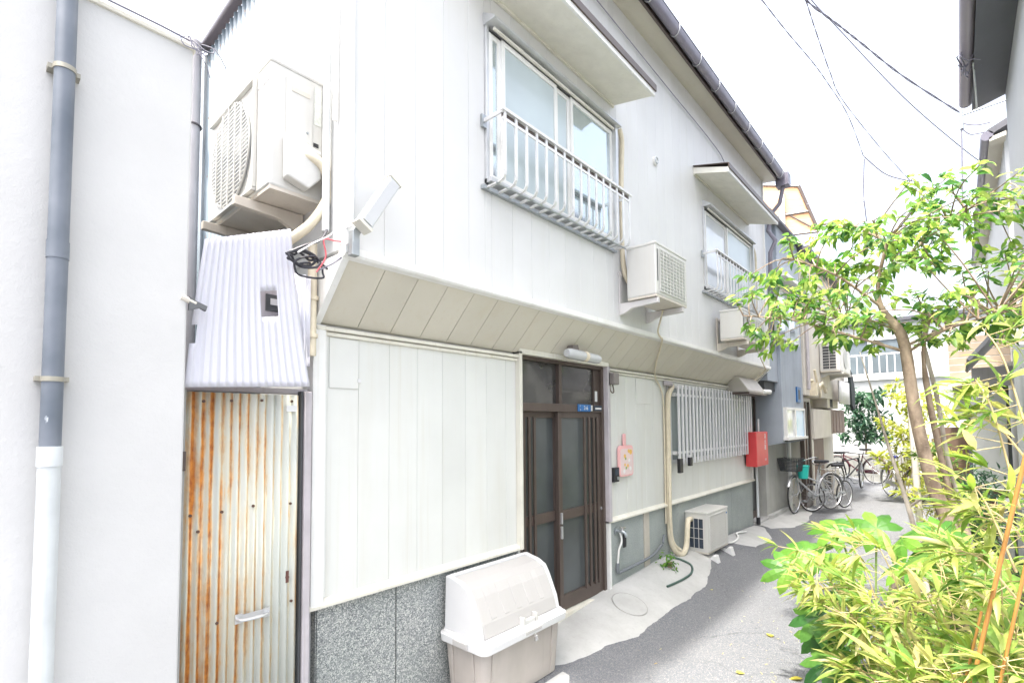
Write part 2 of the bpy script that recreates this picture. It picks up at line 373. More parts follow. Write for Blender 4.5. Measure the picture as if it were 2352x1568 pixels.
# ------------------------------------------------------------------ ground
def interp(x, tab):
    if x <= tab[0][0]: return tab[0][1]
    for (a, u), (b, v) in zip(tab, tab[1:]):
        if x <= b: return u+(v-u)*(x-a)/(b-a)
    return tab[-1][1]
def gz(x, y):
    A = interp(x, [(-2, .05), (1.5, .06), (2.8, .08), (3.6, .15), (4.2, .2), (5, .24), (6, .22), (7, .16), (8.5, .1), (12, .12), (20, .12)])
    t = min(1, max(0, (y-1.75)/(2.46-1.75))); t = t*t*(3-2*t)
    return A*t
def sheet(xs, ys, dz=0, hf=gz, jit=0):
    mb = MB(); vs = [(x, y, hf(x, y)+dz+(random.uniform(-jit, jit) if jit else 0)) for y in ys for x in xs]; n = len(xs)
    fs = [(j*n+i, j*n+i+1, (j+1)*n+i+1, (j+1)*n+i) for j in range(len(ys)-1) for i in range(n-1)]
    return mb.add(vs, fs)
def rng(a, b, s):
    o = []; x = a
    while x < b-1e-6: o.append(x); x += s
    return o+[b]
xs = [-60, -30, -12, -6]+rng(-3, 20, .12)+[24, 30, 45, 80]; ys = [-60, -25, -10, -5]+rng(-2.5, 3, .08)+[5, 9, 25, 70]
o = part("asphalt_alley", sheet(xs, ys), asphalt_m, smooth=True, kind='structure')
def flatpoly(poly, dz, step=.08, edge=.02):
    """irregular ground patch: rows of quads between a far (wall) line and a wavy near line"""
    mb = MB(); vs = []; fs = []; m_ = 8
    for i, (x, y0, y1) in enumerate(poly):
        for k in range(m_):
            y = y0+(y1-y0)*k/(m_-1); vs.append((x, y, gz(x, y)+dz-(.012 if k == 0 else 0)))
    for i in range(len(poly)-1):
        for k in range(m_-1): fs.append((i*m_+k, (i+1)*m_+k, (i+1)*m_+k+1, i*m_+k+1))
    return mb.add(vs, fs)
def edge_line(tab, y1, step=.05, w=.03):
    rows = []; x = tab[0][0]
    while x <= tab[-1][0]:
        rows.append((x, interp(x, tab)+w*.4*(random.random()-.5)+w*.5*sin(x*3.3)+w*.2*sin(x*13.1+1), y1 if not callable(y1) else y1(x))); x += step
    return rows
tab = [(1.2, 2.28), (2.6, 2.2), (2.93, 2.06), (3.3, 2.02), (3.65, 1.93), (4.15, 1.93), (4.7, 1.93), (5.2, 1.98), (5.6, 2.08), (6.1, 2.2), (6.5, 2.38)]
part("concrete_apron", flatpoly(edge_line(tab, 2.6), .008), concrete_m, smooth=True, kind='structure')
part("concrete_patch", flatpoly(edge_line([(6.7, 2.32), (7.1, 2.06), (7.8, 2.02), (8.3, 2.25)], lambda x: 2.42), .008), concrete_m, smooth=True, kind='structure')
part("concrete_patch", flatpoly(edge_line([(8.4, 2.2), (8.9, 2.02), (9.7, 1.93), (10.9, 2.1)], 2.55), .008), concrete_m, smooth=True, kind='structure')
part("concrete_patch", flatpoly(edge_line([(1.9, 1.93), (2.3, 1.8), (2.62, 1.86), (2.8, 2.0)], lambda x: 2.06), .006), concrete_m, smooth=True, kind='structure')
# planting bed
bx = rng(1.6, 9.5, .15)
def bedh(x, y):
    e = min(1, max(0, (.62+.08*sin(x*2.1)-y)/.3)); return -.03+.11*e+.02*sin(x*7+y*5)*e
part("planting_bed_soil", sheet(bx, rng(-.44, .75, .08), 0, bedh, .012), soil_m, smooth=True, kind='structure')
# round inspection cover in the apron
mh = thing("inspection_cover", (3.98, 2.2, gz(3.98, 2.2)+.01), "round grey inspection cover set in the concrete before the brown door", "manhole cover")
mhn = (-(gz(4.08, 2.2)-gz(3.88, 2.2))/.2, -(gz(3.98, 2.3)-gz(3.98, 2.1))/.2, 1)
mbm = MB().disc((3.98, 2.2, gz(3.98, 2.2)+.009), mhn, .15, 32, .003)
part("lid", mbm, concrete_m, mh)
part("rim", MB().torus((3.98, 2.2, gz(3.98, 2.2)+.009), mhn, .155, .0035, 36, 6), block_m, mh, smooth=True)

# ------------------------------------------------------------------ main house
H = thing("white_house", (1.25, 2.46, 0), "two storey white panelled house with brown sliding door and slanted cream soffit", "house")
part("wall", MB().box(1.26, 2.82, 2.485, 9, 0, 2.5).box(4.07, 8.40, 2.485, 9, 0, 2.5).box(2.82, 4.07, 2.585, 9, 0, 2.5).box(2.82, 4.07, 2.485, 2.58, 2.27, 2.5).box(1.26, 8.40, 2.20, 3.2, 2.53, 5.5).box(1.26, 8.40, 3.2, 9, 2.53, 4.6), white_board, H)
def board_mesh(name, w, z0, z1, th, mat, g=.0007):
    c = .0018
    pr = [(0+g, 0), (0+g, -th+c), (g+c, -th), (w-g-c, -th), (w-g, -th+c), (w-g, 0)]
    me = mesh(name, MB().prism(pr, 'Z', 0, z1-z0), mat); return me
def boards(name, x0, x1, step, z0, z1, y, th, mat, holes=(), offs=0):
    cache = {}; edges = []; x = x0+offs
    if offs: edges.append(x0)
    while x < x1-1e-6: edges.append(x); x += step
    edges.append(x1)
    segs = []
    for a, b in zip(edges, edges[1:]):
        cuts = sorted({a, b} | {h[k] for h in holes for k in (0, 1) if a < h[k] < b})
        for p, q in zip(cuts, cuts[1:]):
            m_ = (p+q)/2; hole = next((h for h in holes if h[0] < m_ < h[1]), None)
            if hole:
                segs.append((p, q, z0, hole[2])); segs.append((p, q, hole[3], z1))
            else: segs.append((p, q, z0, z1))
    for p, q, a, b in segs:
        k = (round(q-p, 3), round(a, 3), round(b, 3))
        if k not in cache: cache[k] = board_mesh(name, q-p, a, b, th, mat)
        inst(name, cache[k], H, (p, y, a))
W1 = (2.20, 3.76, 3.22, 4.32); W2 = (5.86, 7.62, 3.27, 4.32)
boards("siding_board", 1.262, 8.40, .2, 2.545, 5.50, 2.199, .025, white_board, (W1, W2), .198)
boards("siding_board", 1.30, 2.80, .2, .81, 2.20, 2.484, .025, cream_board, (), .19)
boards("siding_board", 4.08, 8.36, .2, .81, 2.20, 2.484, .025, cream_board, (), .17)
# corner posts and trims
part("corner_trim", MB().box(1.215, 1.285, 2.43, 2.50, .80, 2.22).box(1.285, 1.30, 2.447, 2.46, .83, 2.2), white_trim, H, bevel=.004)
part("corner_trim", MB().box(1.235, 1.275, 2.155, 2.21, 2.55, 5.5), white_trim, H, bevel=.004)
part("corner_trim", B(8.36, 8.42, 2.44, 2.5, .8, 2.2), white_trim, H, bevel=.004)
part("corner_trim", B(8.385, 8.42, 2.155, 2.22, 2.55, 5.5), white_trim, H, bevel=.004)
for a, b in ((1.20, 2.84), (4.05, 8.44)):
    part("base_flashing", MB().prism([(2.485, .83), (2.455, .825), (2.425, .80), (2.425, .785), (2.485, .785)], 'X', a, b), trim_m, H)
    part("head_moulding", MB().box(a+.03, b-.02, 2.425, 2.49, 2.195, 2.215).box(a+.03, b-.02, 2.44, 2.49, 2.17, 2.19), trim_m, H, bevel=.003)
part("soffit_edge_trim", MB().prism([(2.148, 2.51), (2.14, 2.52), (2.14, 2.555), (2.175, 2.562), (2.2, 2.55), (2.2, 2.50)], 'X', 1.22, 8.44), white_trim, H)
# slanted soffit under the upper storey: board after board
sx = rng(1.262, 8.40, .2135)
def soff(w):
    g = .002; a = (2.176, 2.512); b = (2.452, 2.236); n = (.0106*1.0, .0106)
    mb = MB(); vs = []
    for x in (g, w-g):
        for (y, z) in (a, b, (b[0]+.012, b[1]+.012), (a[0]+.012, a[1]+.012)): vs.append((x, y, z))
    return mb.add(vs, [(0,1,2,3),(7,6,5,4),(0,4,5,1),(1,5,6,2),(2,6,7,3),(3,7,4,0)])
sme = mesh("soffit_board", soff(sx[1]-sx[0]), soffit_m); 
for a, b in zip(sx, sx[1:]):
    if abs((b-a)-(sx[1]-sx[0])) < 1e-4: inst("soffit_board", sme, H, (a, 0, 0))
    else: inst("soffit_board", mesh("soffit_board", soff(b-a), soffit_m), H, (a, 0, 0))
part("soffit_backing", MB().prism([(2.20, 2.52), (2.49, 2.23), (2.49, 2.52)], 'X', 1.26, 8.40), soffit_m, H)
for x0 in (1.222, 8.405):
    part("soffit_end_board", MB().prism([(2.17, 2.53), (2.165, 2.50), (2.46, 2.205), (2.51, 2.205), (2.51, 2.53)], 'X', x0, x0+.036), white_trim, H, bevel=.003)
# footing
cache = {}
for a, b in ((1.265, 1.742), (1.746, 2.268), (2.272, 2.82)):
    part("footing_panel", B(a+.002, b-.002, 2.462, 2.485, -.1, .785), chip_m, H, bevel=.002)
for a, b in ((4.075, 4.765), (4.885, 5.6), (5.6, 6.5), (6.5, 7.42), (7.42, 8.39)):
    part("footing_panel", B(a+.003, b-.003, 2.458, 2.485, -.1, .785), base_m, H, bevel=.002)
part("filler_strip", B(4.768, 4.882, 2.452, 2.485, 0, .785), beige_strip, H)
part("wall_footing_end", B(1.258, 1.262, 2.462, 3, -.1, .785), chip_m, H)
# side wall: smooth white sheet, then blue grey sheet metal
part("side_wall_sheet", MB().box(1.235, 1.26, 2.215, 3.14, 2.56, 5.5), white_board, H)
part("side_wall_sheet", MB().box(1.24, 1.26, 2.51, 3.14, 0, 2.56), white_board, H)
def corrug(x, y0, y1, z0, z1, pitch, amp, axis='Y', n=8):
    """sheet with waves running along an axis, thickness given to it"""
    mb = MB(); c = int((y1-y0)/pitch*n); vs = []
    for i in range(c+1):
        t = y0+(y1-y0)*i/c; d = amp*cos(2*pi*(t-y0)/pitch)
        for z in (z0, z1): vs.append((x+d, t, z) if axis == 'Y' else (t, x+d, z))
    fs = [(2*i, 2*i+2, 2*i+3, 2*i+1) for i in range(c)]
    return mb.add(vs, fs)
cs = part("corrugated_side_sheet", corrug(1.228, 3.14, 8.5, 0, 4.56, .075, .012), blue_sheet, H, smooth=True)
cs.modifiers.new("solid", 'SOLIDIFY').thickness = .004
nails = MB(); nl = random.Random(3)
for z in (4.45, 4.0, 3.55, 3.1, 2.65):
    for k in range(24): nails.add(*(lambda y, zz: ([(1.212, y-.006, zz-.008), (1.212, y+.006, zz-.008), (1.212, y+.006, zz+.008), (1.212, y-.006, zz+.008)], [(0,1,2,3)]))(3.2+k*.225, z+nl.uniform(-.01, .01)))
tag(part("nail_head", nails, paint("rusty_nail", (.16, .08, .05, 1), .8), H), kind='stuff')
part("eave_gutter", MB().box(1.17, 1.235, 3.2, 4.22, 4.575, 4.615), brown_dk, H, bevel=.01)
part("downpipe_strap", MB().torus((1.13, 4.2, 3.95), (0, 0, 1), .062, .008, 20, 6), brown_dk, H, smooth=True)
part("side_downpipe", MB().tube([(1.13, 4.2, 0), (1.13, 4.2, 4.6)], .055, 14), lilac_pipe, H, smooth=True)
# main eave
part("eave_soffit", MB().prism([(1.97, 5.475), (2.175, 5.50), (2.175, 5.52), (1.97, 5.495)], 'X', 1.0, 8.52), soffit_m, H)
part("fascia", B(1.0, 8.52, 1.945, 1.968, 5.44, 5.56), brown_m, H)
gp = [(1.94+(q[0]-1.94)*.78, 5.52+(q[1]-5.52)*.78) for q in [(1.94, 5.52), (1.935, 5.455), (1.915, 5.42), (1.885, 5.405), (1.85, 5.42), (1.83, 5.455), (1.825, 5.52), (1.835, 5.52), (1.84, 5.46), (1.86, 5.43), (1.885, 5.415), (1.91, 5.43), (1.925, 5.46), (1.93, 5.52)]]
part("front_gutter", MB().prism(gp, 'X', 1.0, 8.50), gutter_m, H, smooth=True)
for k in range(14):
    x = 1.3+k*.54; part("gutter_bracket", MB().tube([(x, 1.945, 5.53), (x, 1.94, 5.46), (x, 1.92, 5.435), (x, 1.897, 5.424), (x, 1.87, 5.434), (x, 1.847, 5.473), (x, 1.843, 5.53)], .005, 6), alu, H)
part("roof", MB().prism([(1.86, 5.56), (3.2, 6.1), (3.2, 6.02), (1.9, 5.52)], 'X', .95, 8.56), tile_m, H)
gh = part("gutter_outlet", MB().box(8.42, 8.58, 1.80, 1.98, 5.34, 5.53).tube([(8.5, 1.89, 5.36), (8.5, 1.95, 5.1), (8.47, 2.07, 4.95), (8.47, 2.12, 4.7), (8.47, 2.02, 4.52), (8.47, 2.10, 4.35), (8.47, 2.14, 3)], .032, 10), gutter_m, H, smooth=True)
# window hoods
def hood(x0, x1, zi, zo, y0, name="window_hood"):
    h = part(name, MB().prism([(y0, zo), (2.174, zi), (2.174, zi+.075), (y0, zo+.062)], 'X', x0, x1), canopy_m, H, bevel=.003)
    part("hood_edge", MB().box(x0-.012, x1+.012, y0-.022, y0-.001, zo-.004, zo+.05), white_trim, h, bevel=.002)
    part("hood_drip", MB().box(x0-.018, x1+.018, y0-.034, y0-.020, zo+.035, zo+.085).prism([(y0-.03, zo+.086), (2.17, zi+.08), (2.17, zi+.088), (y0-.03, zo+.094)], 'X', x0-.018, x1+.018), brown_m, h)
    part("hood_moulding", MB().box(x0, x1, 2.155, 2.172, zi-.02, zi-.002), trim_m, h)
hood(2.02, 3.81, 4.50, 4.42, 1.80)
hood(5.62, 7.62, 4.57, 4.46, 1.80)
# upper windows
def window(x0, x1, z0, z1, glasses, meet):
    f = MB().box(x0, x0+.025, 2.155, 2.19, z0, z1).box(x1-.035, x1, 2.10, 2.19, z0, z1).box(x0, x1, 2.12, 2.19, z0, z0+.03)
    w = part("window", f, alu, H, bevel=.002)
    part("window_header", MB().prism([(2.175, z1+.02), (2.07, z1-.05), (2.07, z1-.065), (2.175, z1-.065)], 'X', x0-.01, x1+.02), alu, w)
    part("shutter_rail", MB().box(x0+.03, x1-.04, 2.11, 2.125, z1-.10, z1-.085), trim_m, w)
    n = len(meet)-1
    for i in range(n):
        a, b = meet[i], meet[i+1]; yy = 2.165 if i % 2 == 0 else 2.15
        part("sash", MB().box(a, a+.03, yy-.012, yy+.012, z0+.03, z1-.10).box(b-.03, b, yy-.012, yy+.012, z0+.03, z1-.10)
             .box(a+.03, b-.03, yy-.012, yy+.012, z0+.03, z0+.065).box(a+.03, b-.03, yy-.012, yy+.012, z1-.135, z1-.10), white_trim, w)
        part("pane", B(a+.03, b-.03, yy-.003, yy+.003, z0+.06, z1-.13), glasses[i], w)
    return w
part("window_reveal", B(2.20, 3.76, 2.185, 2.198, 3.22, 4.32), dark_in, H)
w = window(2.20, 3.76, 3.22, 4.32, [clearg, frost, frost, clearg], [2.225, 2.33, 2.93, 3.11, 3.725])
part("window_reveal", B(5.86, 7.62, 2.185, 2.198, 3.27, 4.32), dark_in, H)
window(5.86, 7.62, 3.27, 4.32, [winw, frost], [5.89, 6.6, 7.585])

# sliding entrance door
part("door_reveal", B(2.82, 4.07, 2.56, 2.58, .0, 2.2), dark_in, H)
part("door_surround", MB().box(2.80, 2.83, 2.415, 2.56, .785, 2.245).box(2.80, 4.07, 2.415, 2.56, 2.225, 2.265), trim_m, H, bevel=.003)
part("door_surround", MB().box(4.035, 4.078, 2.41, 2.56, .80, 2.225), mauve_m, H, bevel=.003)
part("door_surround", MB().box(4.05, 4.082, 2.43, 2.56, .14, .80).box(2.80, 2.826, 2.45, 2.56, .05, .785), white_trim, H, bevel=.002)
part("door_threshold", MB().box(2.83, 4.05, 2.43, 2.56, .08, .172), trim_m, H, bevel=.003)
tr = part("door_frame", MB().box(2.83, 2.86, 2.46, 2.55, .17, 2.225).box(4.00, 4.035, 2.455, 2.55, .17, 2.225).box(2.86, 4.0, 2.46, 2.55, 2.195, 2.225)
          .box(2.86, 4.0, 2.455, 2.55, 1.80, 1.865).box(3.355, 3.395, 2.465, 2.54, 1.865, 2.195), brown_m, H, bevel=.002)
part("transom_pane", B(2.86, 3.355, 2.50, 2.505, 1.865, 2.195), darkt, tr)
part("transom_pane", B(3.395, 3.91, 2.50, 2.505, 1.865, 2.195), darkt, tr)
part("transom_stile", B(3.91, 4.0, 2.485, 2.51, 1.865, 2.195), brown_m, tr)
part("name_slip", B(3.925, 3.96, 2.478, 2.484, 1.90, 1.995), white_p, tr)
def leaf_door(x0, x1, y, bars, side, zt=1.80, zb=.18):
    d = part("sliding_door", MB().box(x0, x0+.05, y-.018, y+.018, zb, zt).box(x1-.05, x1, y-.018, y+.018, zb, zt)
             .box(x0+.05, x1-.05, y-.018, y+.018, zt-.05, zt).box(x0+.05, x1-.05, y-.018, y+.018, zb, zb+.115)
             .box(x0+.05, x1-.05, y-.018, y+.018, .905, .985), brown_m, H, bevel=.002)
    part("door_pane", B(x0+.05, x1-.05, y+.002, y+.006, zb+.115, .905), darkg, d)
    part("door_pane", B(x0+.05, x1-.05, y+.002, y+.006, .985, zt-.05), darkg, d)
    for x in bars: part("lattice_bar", B(x-.013, x+.013, y-.034, y-.0185, zb+.10, zt-.045), brown_m, d, bevel=.002)
    return d
d1 = leaf_door(2.862, 3.40, 2.535, (2.945, 3.01, 3.075), 0)
d2 = leaf_door(3.345, 4.0, 2.492, (3.72, 3.795, 3.87, 3.93), 1)
part("pull_handle", MB().box(3.362, 3.375, 2.458, 2.474, .88, .97).box(3.362, 3.375, 2.458, 2.474, .76, .86), alu, d2)
part("keyhole", MB().disc((3.975, 2.47, .93), (0, 1, 0), .014, 16, .006), chrome, d2)
# side porch lintel clutter
pass

# ------------------------------------------------------------------ text helper
def text(name, body, size, mat, parent, loc, rot, ext=.0008, label=None):
    c = bpy.data.curves.new(name, 'FONT'); c.body = body; c.size = size; c.extrude = ext; c.align_x = 'CENTER'; c.align_y = 'CENTER'
    t = bpy.data.objects.new(name, c); COL.objects.link(t)
    bpy.context.view_layer.update(); dg = bpy.context.evaluated_depsgraph_get()
    me = bpy.data.meshes.new_from_object(t.evaluated_get(dg)); bpy.data.objects.remove(t)
    me.materials.clear(); me.materials.append(mat)
    o = bpy.data.objects.new(name, me); COL.objects.link(o)
    if parent is not None: o.parent = parent; loc = Vector(loc)-wloc(parent)
    o.location = loc; o.rotation_euler = rot; return o
FR = (pi/2, 0, 0)
ad = thing("address_plate", (3.68, 2.452, 1.83), "small blue address plate with white characters on the brown door frame", "address plate")
part("plate", B(3.60, 3.80, 2.446, 2.454, 1.805, 1.868), blue_m, ad, bevel=.004)
text("plate_text", "2-6", .05, white_p, ad, (3.72, 2.4455, 1.836), FR)
text("plate_text", "1", .026, white_p, ad, (3.63, 2.4455, 1.852), FR); text("plate_text", "5", .024, white_p, ad, (3.635, 2.4455, 1.82), FR)
sp_ = thing("name_strip", (3.93, 2.452, 1.83), "tiny dark blue strip with a white line right of the address plate", "name plate")
part("plate", B(3.86, 3.985, 2.448, 2.454, 1.815, 1.862), navy_in, sp_); part("white_line", B(3.875, 3.975, 2.446, 2.4475, 1.828, 1.842), white_p, sp_)
st = thing("wall_sticker", (3.82, 2.452, 1.84), "little white sticker between the blue plate and the dark strip", "sticker")
part("sticker_sheet", B(3.812, 3.832, 2.4495, 2.454, 1.812, 1.862), white_p, st)

# ------------------------------------------------------------------ air conditioners
def oriented(root, mbs):
    pass
def ac_unit(loc, rz, Wd, D, Hh, label, style, group="air conditioner outdoor units", bracket=None, letters=None, cat="air conditioner", bodymat=None):
    """local frame: x along the width, front at -y, z=0 the underside"""
    bm_ = bodymat or ac_white
    a = thing("air_conditioner", loc, label, cat, group, rz); w = Wd/2; dd = D/2
    P = lambda n, mb, m, par=None, **k: part(n, mb, m, par or a, world=False, **k)
    P("casing", MB().box(-w, w, -dd, dd, .015, Hh-.02), bm_, bevel=.012)
    P("top_cover", MB().box(-w-.004, w+.004, -dd-.004, dd+.004, Hh-.025, Hh), bm_, bevel=.008)
    P("base_pan", MB().box(-w+.005, w-.005, -dd+.005, dd-.005, 0, .02), ac_beige)
    cx = -w*.22; cz = Hh*.5; rr = min(Hh*.43, Wd*.34)
    if style == 'round':
        P("fan_opening", MB().disc((cx, -dd-.001, cz), (0, 1, 0), rr, 40, .004), shade_m)
        fan = MB()
        for k in range(3):
            th = 2*pi*k/3; c_, s_ = cos(th), sin(th); n_ = Vector((c_, 0, s_)); t_ = Vector((-s_, 0, c_))
            p = [n_*.03-t_*.02, n_*rr*.85-t_*.04, n_*rr*.85+t_*.10, n_*.05+t_*.06]
            fan.add([Vector((cx, -dd-.006, cz))+q for q in p], [(0, 1, 2, 3)])
        P("fan", fan, louvre_m)
        gr = MB(); nb = int(rr*2/.021)
        for k in range(1, nb):
            z = cz-rr+2*rr*k/nb; h = math.sqrt(max(0, rr*rr-(z-cz)**2))
            if h > .02: gr.obox((cx, -dd-.014, z), (h, 0, h*(.06 if style == 'round' else 0)), (0, .002, 0), (0, 0, .0026))
        for x in (-.66, -.33, 0, .33, .66):
            h = math.sqrt(rr*rr-(x*rr)**2); gr.obox((cx+x*rr, -dd-.018, cz), (.004, 0, 0), (0, .003, 0), (0, 0, h))
        g = P("fan_grille", gr, bm_); tag(g, kind='stuff')
        P("grille_ring", MB().torus((cx, -dd-.012, cz), (0, 1, 0), rr, .004, 40, 6), bm_, smooth=True)
    if style == 'mesh':
        P("mesh_backing", B(-w+.03, w*.62, -dd-.004, -dd, .04, Hh-.05), louvre_m)
        gr = MB(); nn = int(Hh/.028)
        x0, x1, z0, z1 = -w+.03, w*.62, .04, Hh-.05; L = z1-z0
        for k in range(-20, 40):
            for sg in (1, -1):
                xa = x0+k*.036; pa = []
                # 45 degree bar clipped to the panel
                t0 = max(0, (x0-xa) if sg > 0 else (xa-x1)); t1 = min(L, (x1-xa) if sg > 0 else (xa-x0))
                if t1-t0 > .02:
                    m_ = (t0+t1)/2; hl = (t1-t0)/2
                    gr.obox((xa+sg*m_, -dd-.009-(.002 if sg > 0 else 0), z0+m_), (sg*hl, 0, hl), (0, .0018, 0), (-sg*.0022, 0, .0022))
        tag(P("mesh_grille", gr, bm_), kind='stuff')
        P("grille_frame", MB().box(x0-.012, x0, -dd-.014, -dd, z0-.01, z1+.01).box(x1, x1+.012, -dd-.014, -dd, z0-.01, z1+.01)
          .box(x0, x1, -dd-.014, -dd, z1, z1+.012).box(x0, x1, -dd-.014, -dd, z0-.012, z0), bm_, bevel=.002)
    if style in ('round',):      # service end with handle recess and valve cover (right end)
        P("service_panel", B(w-.001, w+.006, -dd*.45, dd*.55, Hh*.38, Hh-.07), bm_, bevel=.003)
        P("hand_recess", B(w+.006, w+.0085, -dd*.25, dd*.42, Hh*.80, Hh*.835), ac_beige)
        P("valve_cover", MB().prism([(-dd*.55, .06), (dd*.25, .03), (dd*.72, .10), (dd*.72, Hh*.36), (-dd*.55, Hh*.42)], 'X', w+.001, w+.062), bm_, bevel=.008)
        P("screw", MB().disc((w+.008, dd*.35, Hh*.52), (1, 0, 0), .006, 10, .002), steel)
        P("rating_label", B(w+.0005, w+.003, dd*.62, dd*.9, Hh*.62, Hh*.92), paint("pale_label", (.66, .68, .62, 1), .6, 0, .2, 60))
        P("rating_label", B(w+.0005, w+.003, dd*.6, dd*.8, Hh*.44, Hh*.47), black_m)
        P("front_panel_edge", MB().box(-w+.01, w*.62, -dd-.022, -dd-.0005, .03, .045).box(-w+.01, w*.62, -dd-.022, -dd-.0005, Hh-.055, Hh-.035)
          .box(w*.60, w*.63, -dd-.022, -dd-.0005, .045, Hh-.055), bm_, bevel=.004)
    if style in ('square', 'plain'):
        gr = MB(); xa, xb = -w+.06, w*.8
        P('grille_backing', B(xa, xb, -dd-.002, -dd, .05, Hh-.06), louvre_m)
        for k in range(13): z = .05+(Hh-.11)*k/12; gr.box(xa, xb, -dd-.010, -dd-.006, z-.004, z+.004)
        for k in range(9): x = xa+(xb-xa)*k/8; gr.box(x-.003, x+.003, -dd-.012, -dd-.008, .05, Hh-.06)
        tag(P('grille', gr, bm_), kind='stuff')
        P('coil_slot', B(-w+.022, -w+.034, -dd-.003, -dd+.001, Hh*.28, Hh*.86), dark_in)
    if style in ('mesh', 'side'):      # end with openings to the coil (left end)
        y0, y1, nc, nr = (-dd*.6, dd*.62, 3, 3) if style == 'mesh' else (-dd*.62, dd*.7, 2, 8)
        za, zb = .055, Hh-.075
        P("coil", B(-w-.002, -w+.001, y0, y1, za, zb), navy_in if style != 'side' else dark_in)
        gr = MB(); bw = .0055 if style == 'mesh' else .008
        for i in range(nc+1):
            y = y0+(y1-y0)*i/nc; gr.box(-w-.008, -w-.001, y-bw/2, y+bw/2, za, zb)
        for j in range(nr+1):
            z = za+(zb-za)*j/nr; gr.box(-w-.0085, -w-.001, y0, y1, z-bw/2, z+bw/2)
        P("end_grille", gr, bm_)
    if style == 'mesh':
        P("brand_label", B(w*.72, w*.9, -dd-.002, -dd-.0002, Hh*.82, Hh*.86), blue_m)
    return a, P
# big unit on the side wall, on two brackets
a1, P1 = ac_unit((1.105, 2.80, 2.835), -pi/2, .80, .27, .65, "large white outdoor unit on brackets high on the side wall over the gap", 'round')
tt = text("maker_lettering", "MITSUBISHI", .028, paint("grey_print", (.45, .45, .46, 1), .6), None, (0, 0, 0), (0, 0, 0))
tt.parent = a1; tt.location = (.32, -.1365, .54); tt.rotation_euler = (pi/2, 0, 0)
def wall_bracket(loc, rz, depth, label, mat, wd=.5, drop=.2):
    b = thing("wall_bracket", loc, label, "bracket", "steel brackets carrying outdoor units", rz)
    for sx_ in (-wd/2, wd/2):
        part("arm", MB().prism([(-depth, 0), (-depth, -.045), (-.12, -.055), (-.05, -.09), (0, -.10), (0, .0)], 'X', sx_-.018, sx_+.018), mat, b, world=False, bevel=.003)
        part("wall_plate", B(sx_-.02, sx_+.02, -.012, 0, -.10, drop), mat, b, world=False)
        part("bolt", MB().disc((sx_, -.013, -.05), (0, 1, 0), .01, 10, .004), steel, b, world=False)
    part("cross_rail", B(-wd/2-.03, wd/2+.03, -.014, -.002, drop-.02, drop+.015), mat, b, world=False)
    return b
wall_bracket((1.228, 2.84, 2.832), -pi/2, .34, "pair of beige steel arms under the large unit on the side wall", ac_beige, .46, .02)
# unit on the front wall
a2, P2 = ac_unit((4.14, 1.945, 2.745), 0, .63, .27, .46, "white outdoor unit on brackets on the upper front wall between two windows", 'square')
wall_bracket((4.12, 2.172, 2.74), 0, .36, "pale steel arms holding the front wall outdoor unit", paint("pale_bracket", (.6, .58, .57, 1), .5), .5, .27)
a3, P3 = ac_unit((6.52, 1.95, 2.665), 0, .92, .26, .36, "plain white outdoor unit behind the tree tip under the far window", 'plain')
wall_bracket((6.6, 2.172, 2.66), 0, .36, "pale steel arms under the outdoor unit behind the tree tip", ac_beige, .75, .3)
# unit on the ground
a4, P4 = ac_unit((6.12, 2.32, .20), 0, .66, .27, .47, "cream outdoor unit on white plastic feet on the ground by the wall", 'mesh')
for x in (-.25, .24):
    part("foot", MB().prism([(-.235, -.16), (-.235, -.14), (-.20, -.01), (-.165, -.01), (-.14, -.045), (.10, -.045), (.12, -.01), (.135, -.14), (.135, -.16)], 'X', x-.045, x+.045), white_p, a4, world=False, bevel=.006)
# taped pipe runs
def pipe_thing(name, label, cat, paths, mat, group=None, loc=None):
    base = loc or paths[0][0][0]; t = thing(name, base, label, cat, group)
    for pts, r in paths: part("pipe", MB().tube(spline(pts), r, 10), mat, t, smooth=True)
    return t
pipe_thing("taped_hose", "thick cream taped hose looping from the large side wall unit", "pipe",
    [([(1.05, 2.44, 3.03), (1.12, 2.36, 3.035), (1.2, 2.33, 3.0), (1.235, 2.33, 2.9), (1.21, 2.33, 2.80), (1.14, 2.35, 2.68), (1.05, 2.42, 2.58), (1.0, 2.5, 2.5)], .024),
     ([(1.05, 2.44, 3.0), (1.11, 2.38, 3.0), (1.16, 2.36, 2.96)], .014)], tape_m)
pipe_thing("taped_pipe", "cream taped pipe down the front wall to the ground outdoor unit", "pipe",
    [([(5.46, 2.455, 2.13), (5.45, 2.42, 2.11), (5.36, 2.42, 2.02), (5.32, 2.42, 1.85), (5.315, 2.42, 1.5), (5.30, 2.42, 1.1), (5.30, 2.42, .55), (5.33, 2.41, .36), (5.42, 2.38, .255), (5.52, 2.36, .25), (5.60, 2.36, .34), (5.63, 2.36, .5), (5.68, 2.37, .585), (5.78, 2.38, .58)], .030),
     ([(5.30, 2.40, 1.3), (5.275, 2.40, .8), (5.29, 2.40, .5), (5.34, 2.39, .37), (5.42, 2.36, .30)], .018)], tape_m)
pipe_thing("drain_hose", "thin cream hose hanging from the front wall unit over the soffit", "hose",
    [([(4.30, 1.98, 2.72), (4.42, 2.06, 2.66), (4.50, 2.125, 2.58), (4.56, 2.13, 2.53), (4.62, 2.14, 2.50), (4.88, 2.33, 2.33), (5.05, 2.43, 2.2), (5.2, 2.44, 2.08), (5.26, 2.44, 1.9), (5.26, 2.44, 1.2), (5.25, 2.44, .6)], .0085)], tape_m)
pipe_thing("drain_hose", "thin cream hose hanging at the far end of the slanted soffit", "hose",
    [([(7.3, 2.0, 2.64), (7.7, 2.08, 2.6), (8.0, 2.12, 2.52), (8.15, 2.15, 2.48), (8.15, 2.25, 2.38), (8.0, 2.3, 2.3)], .009)], tape_m)
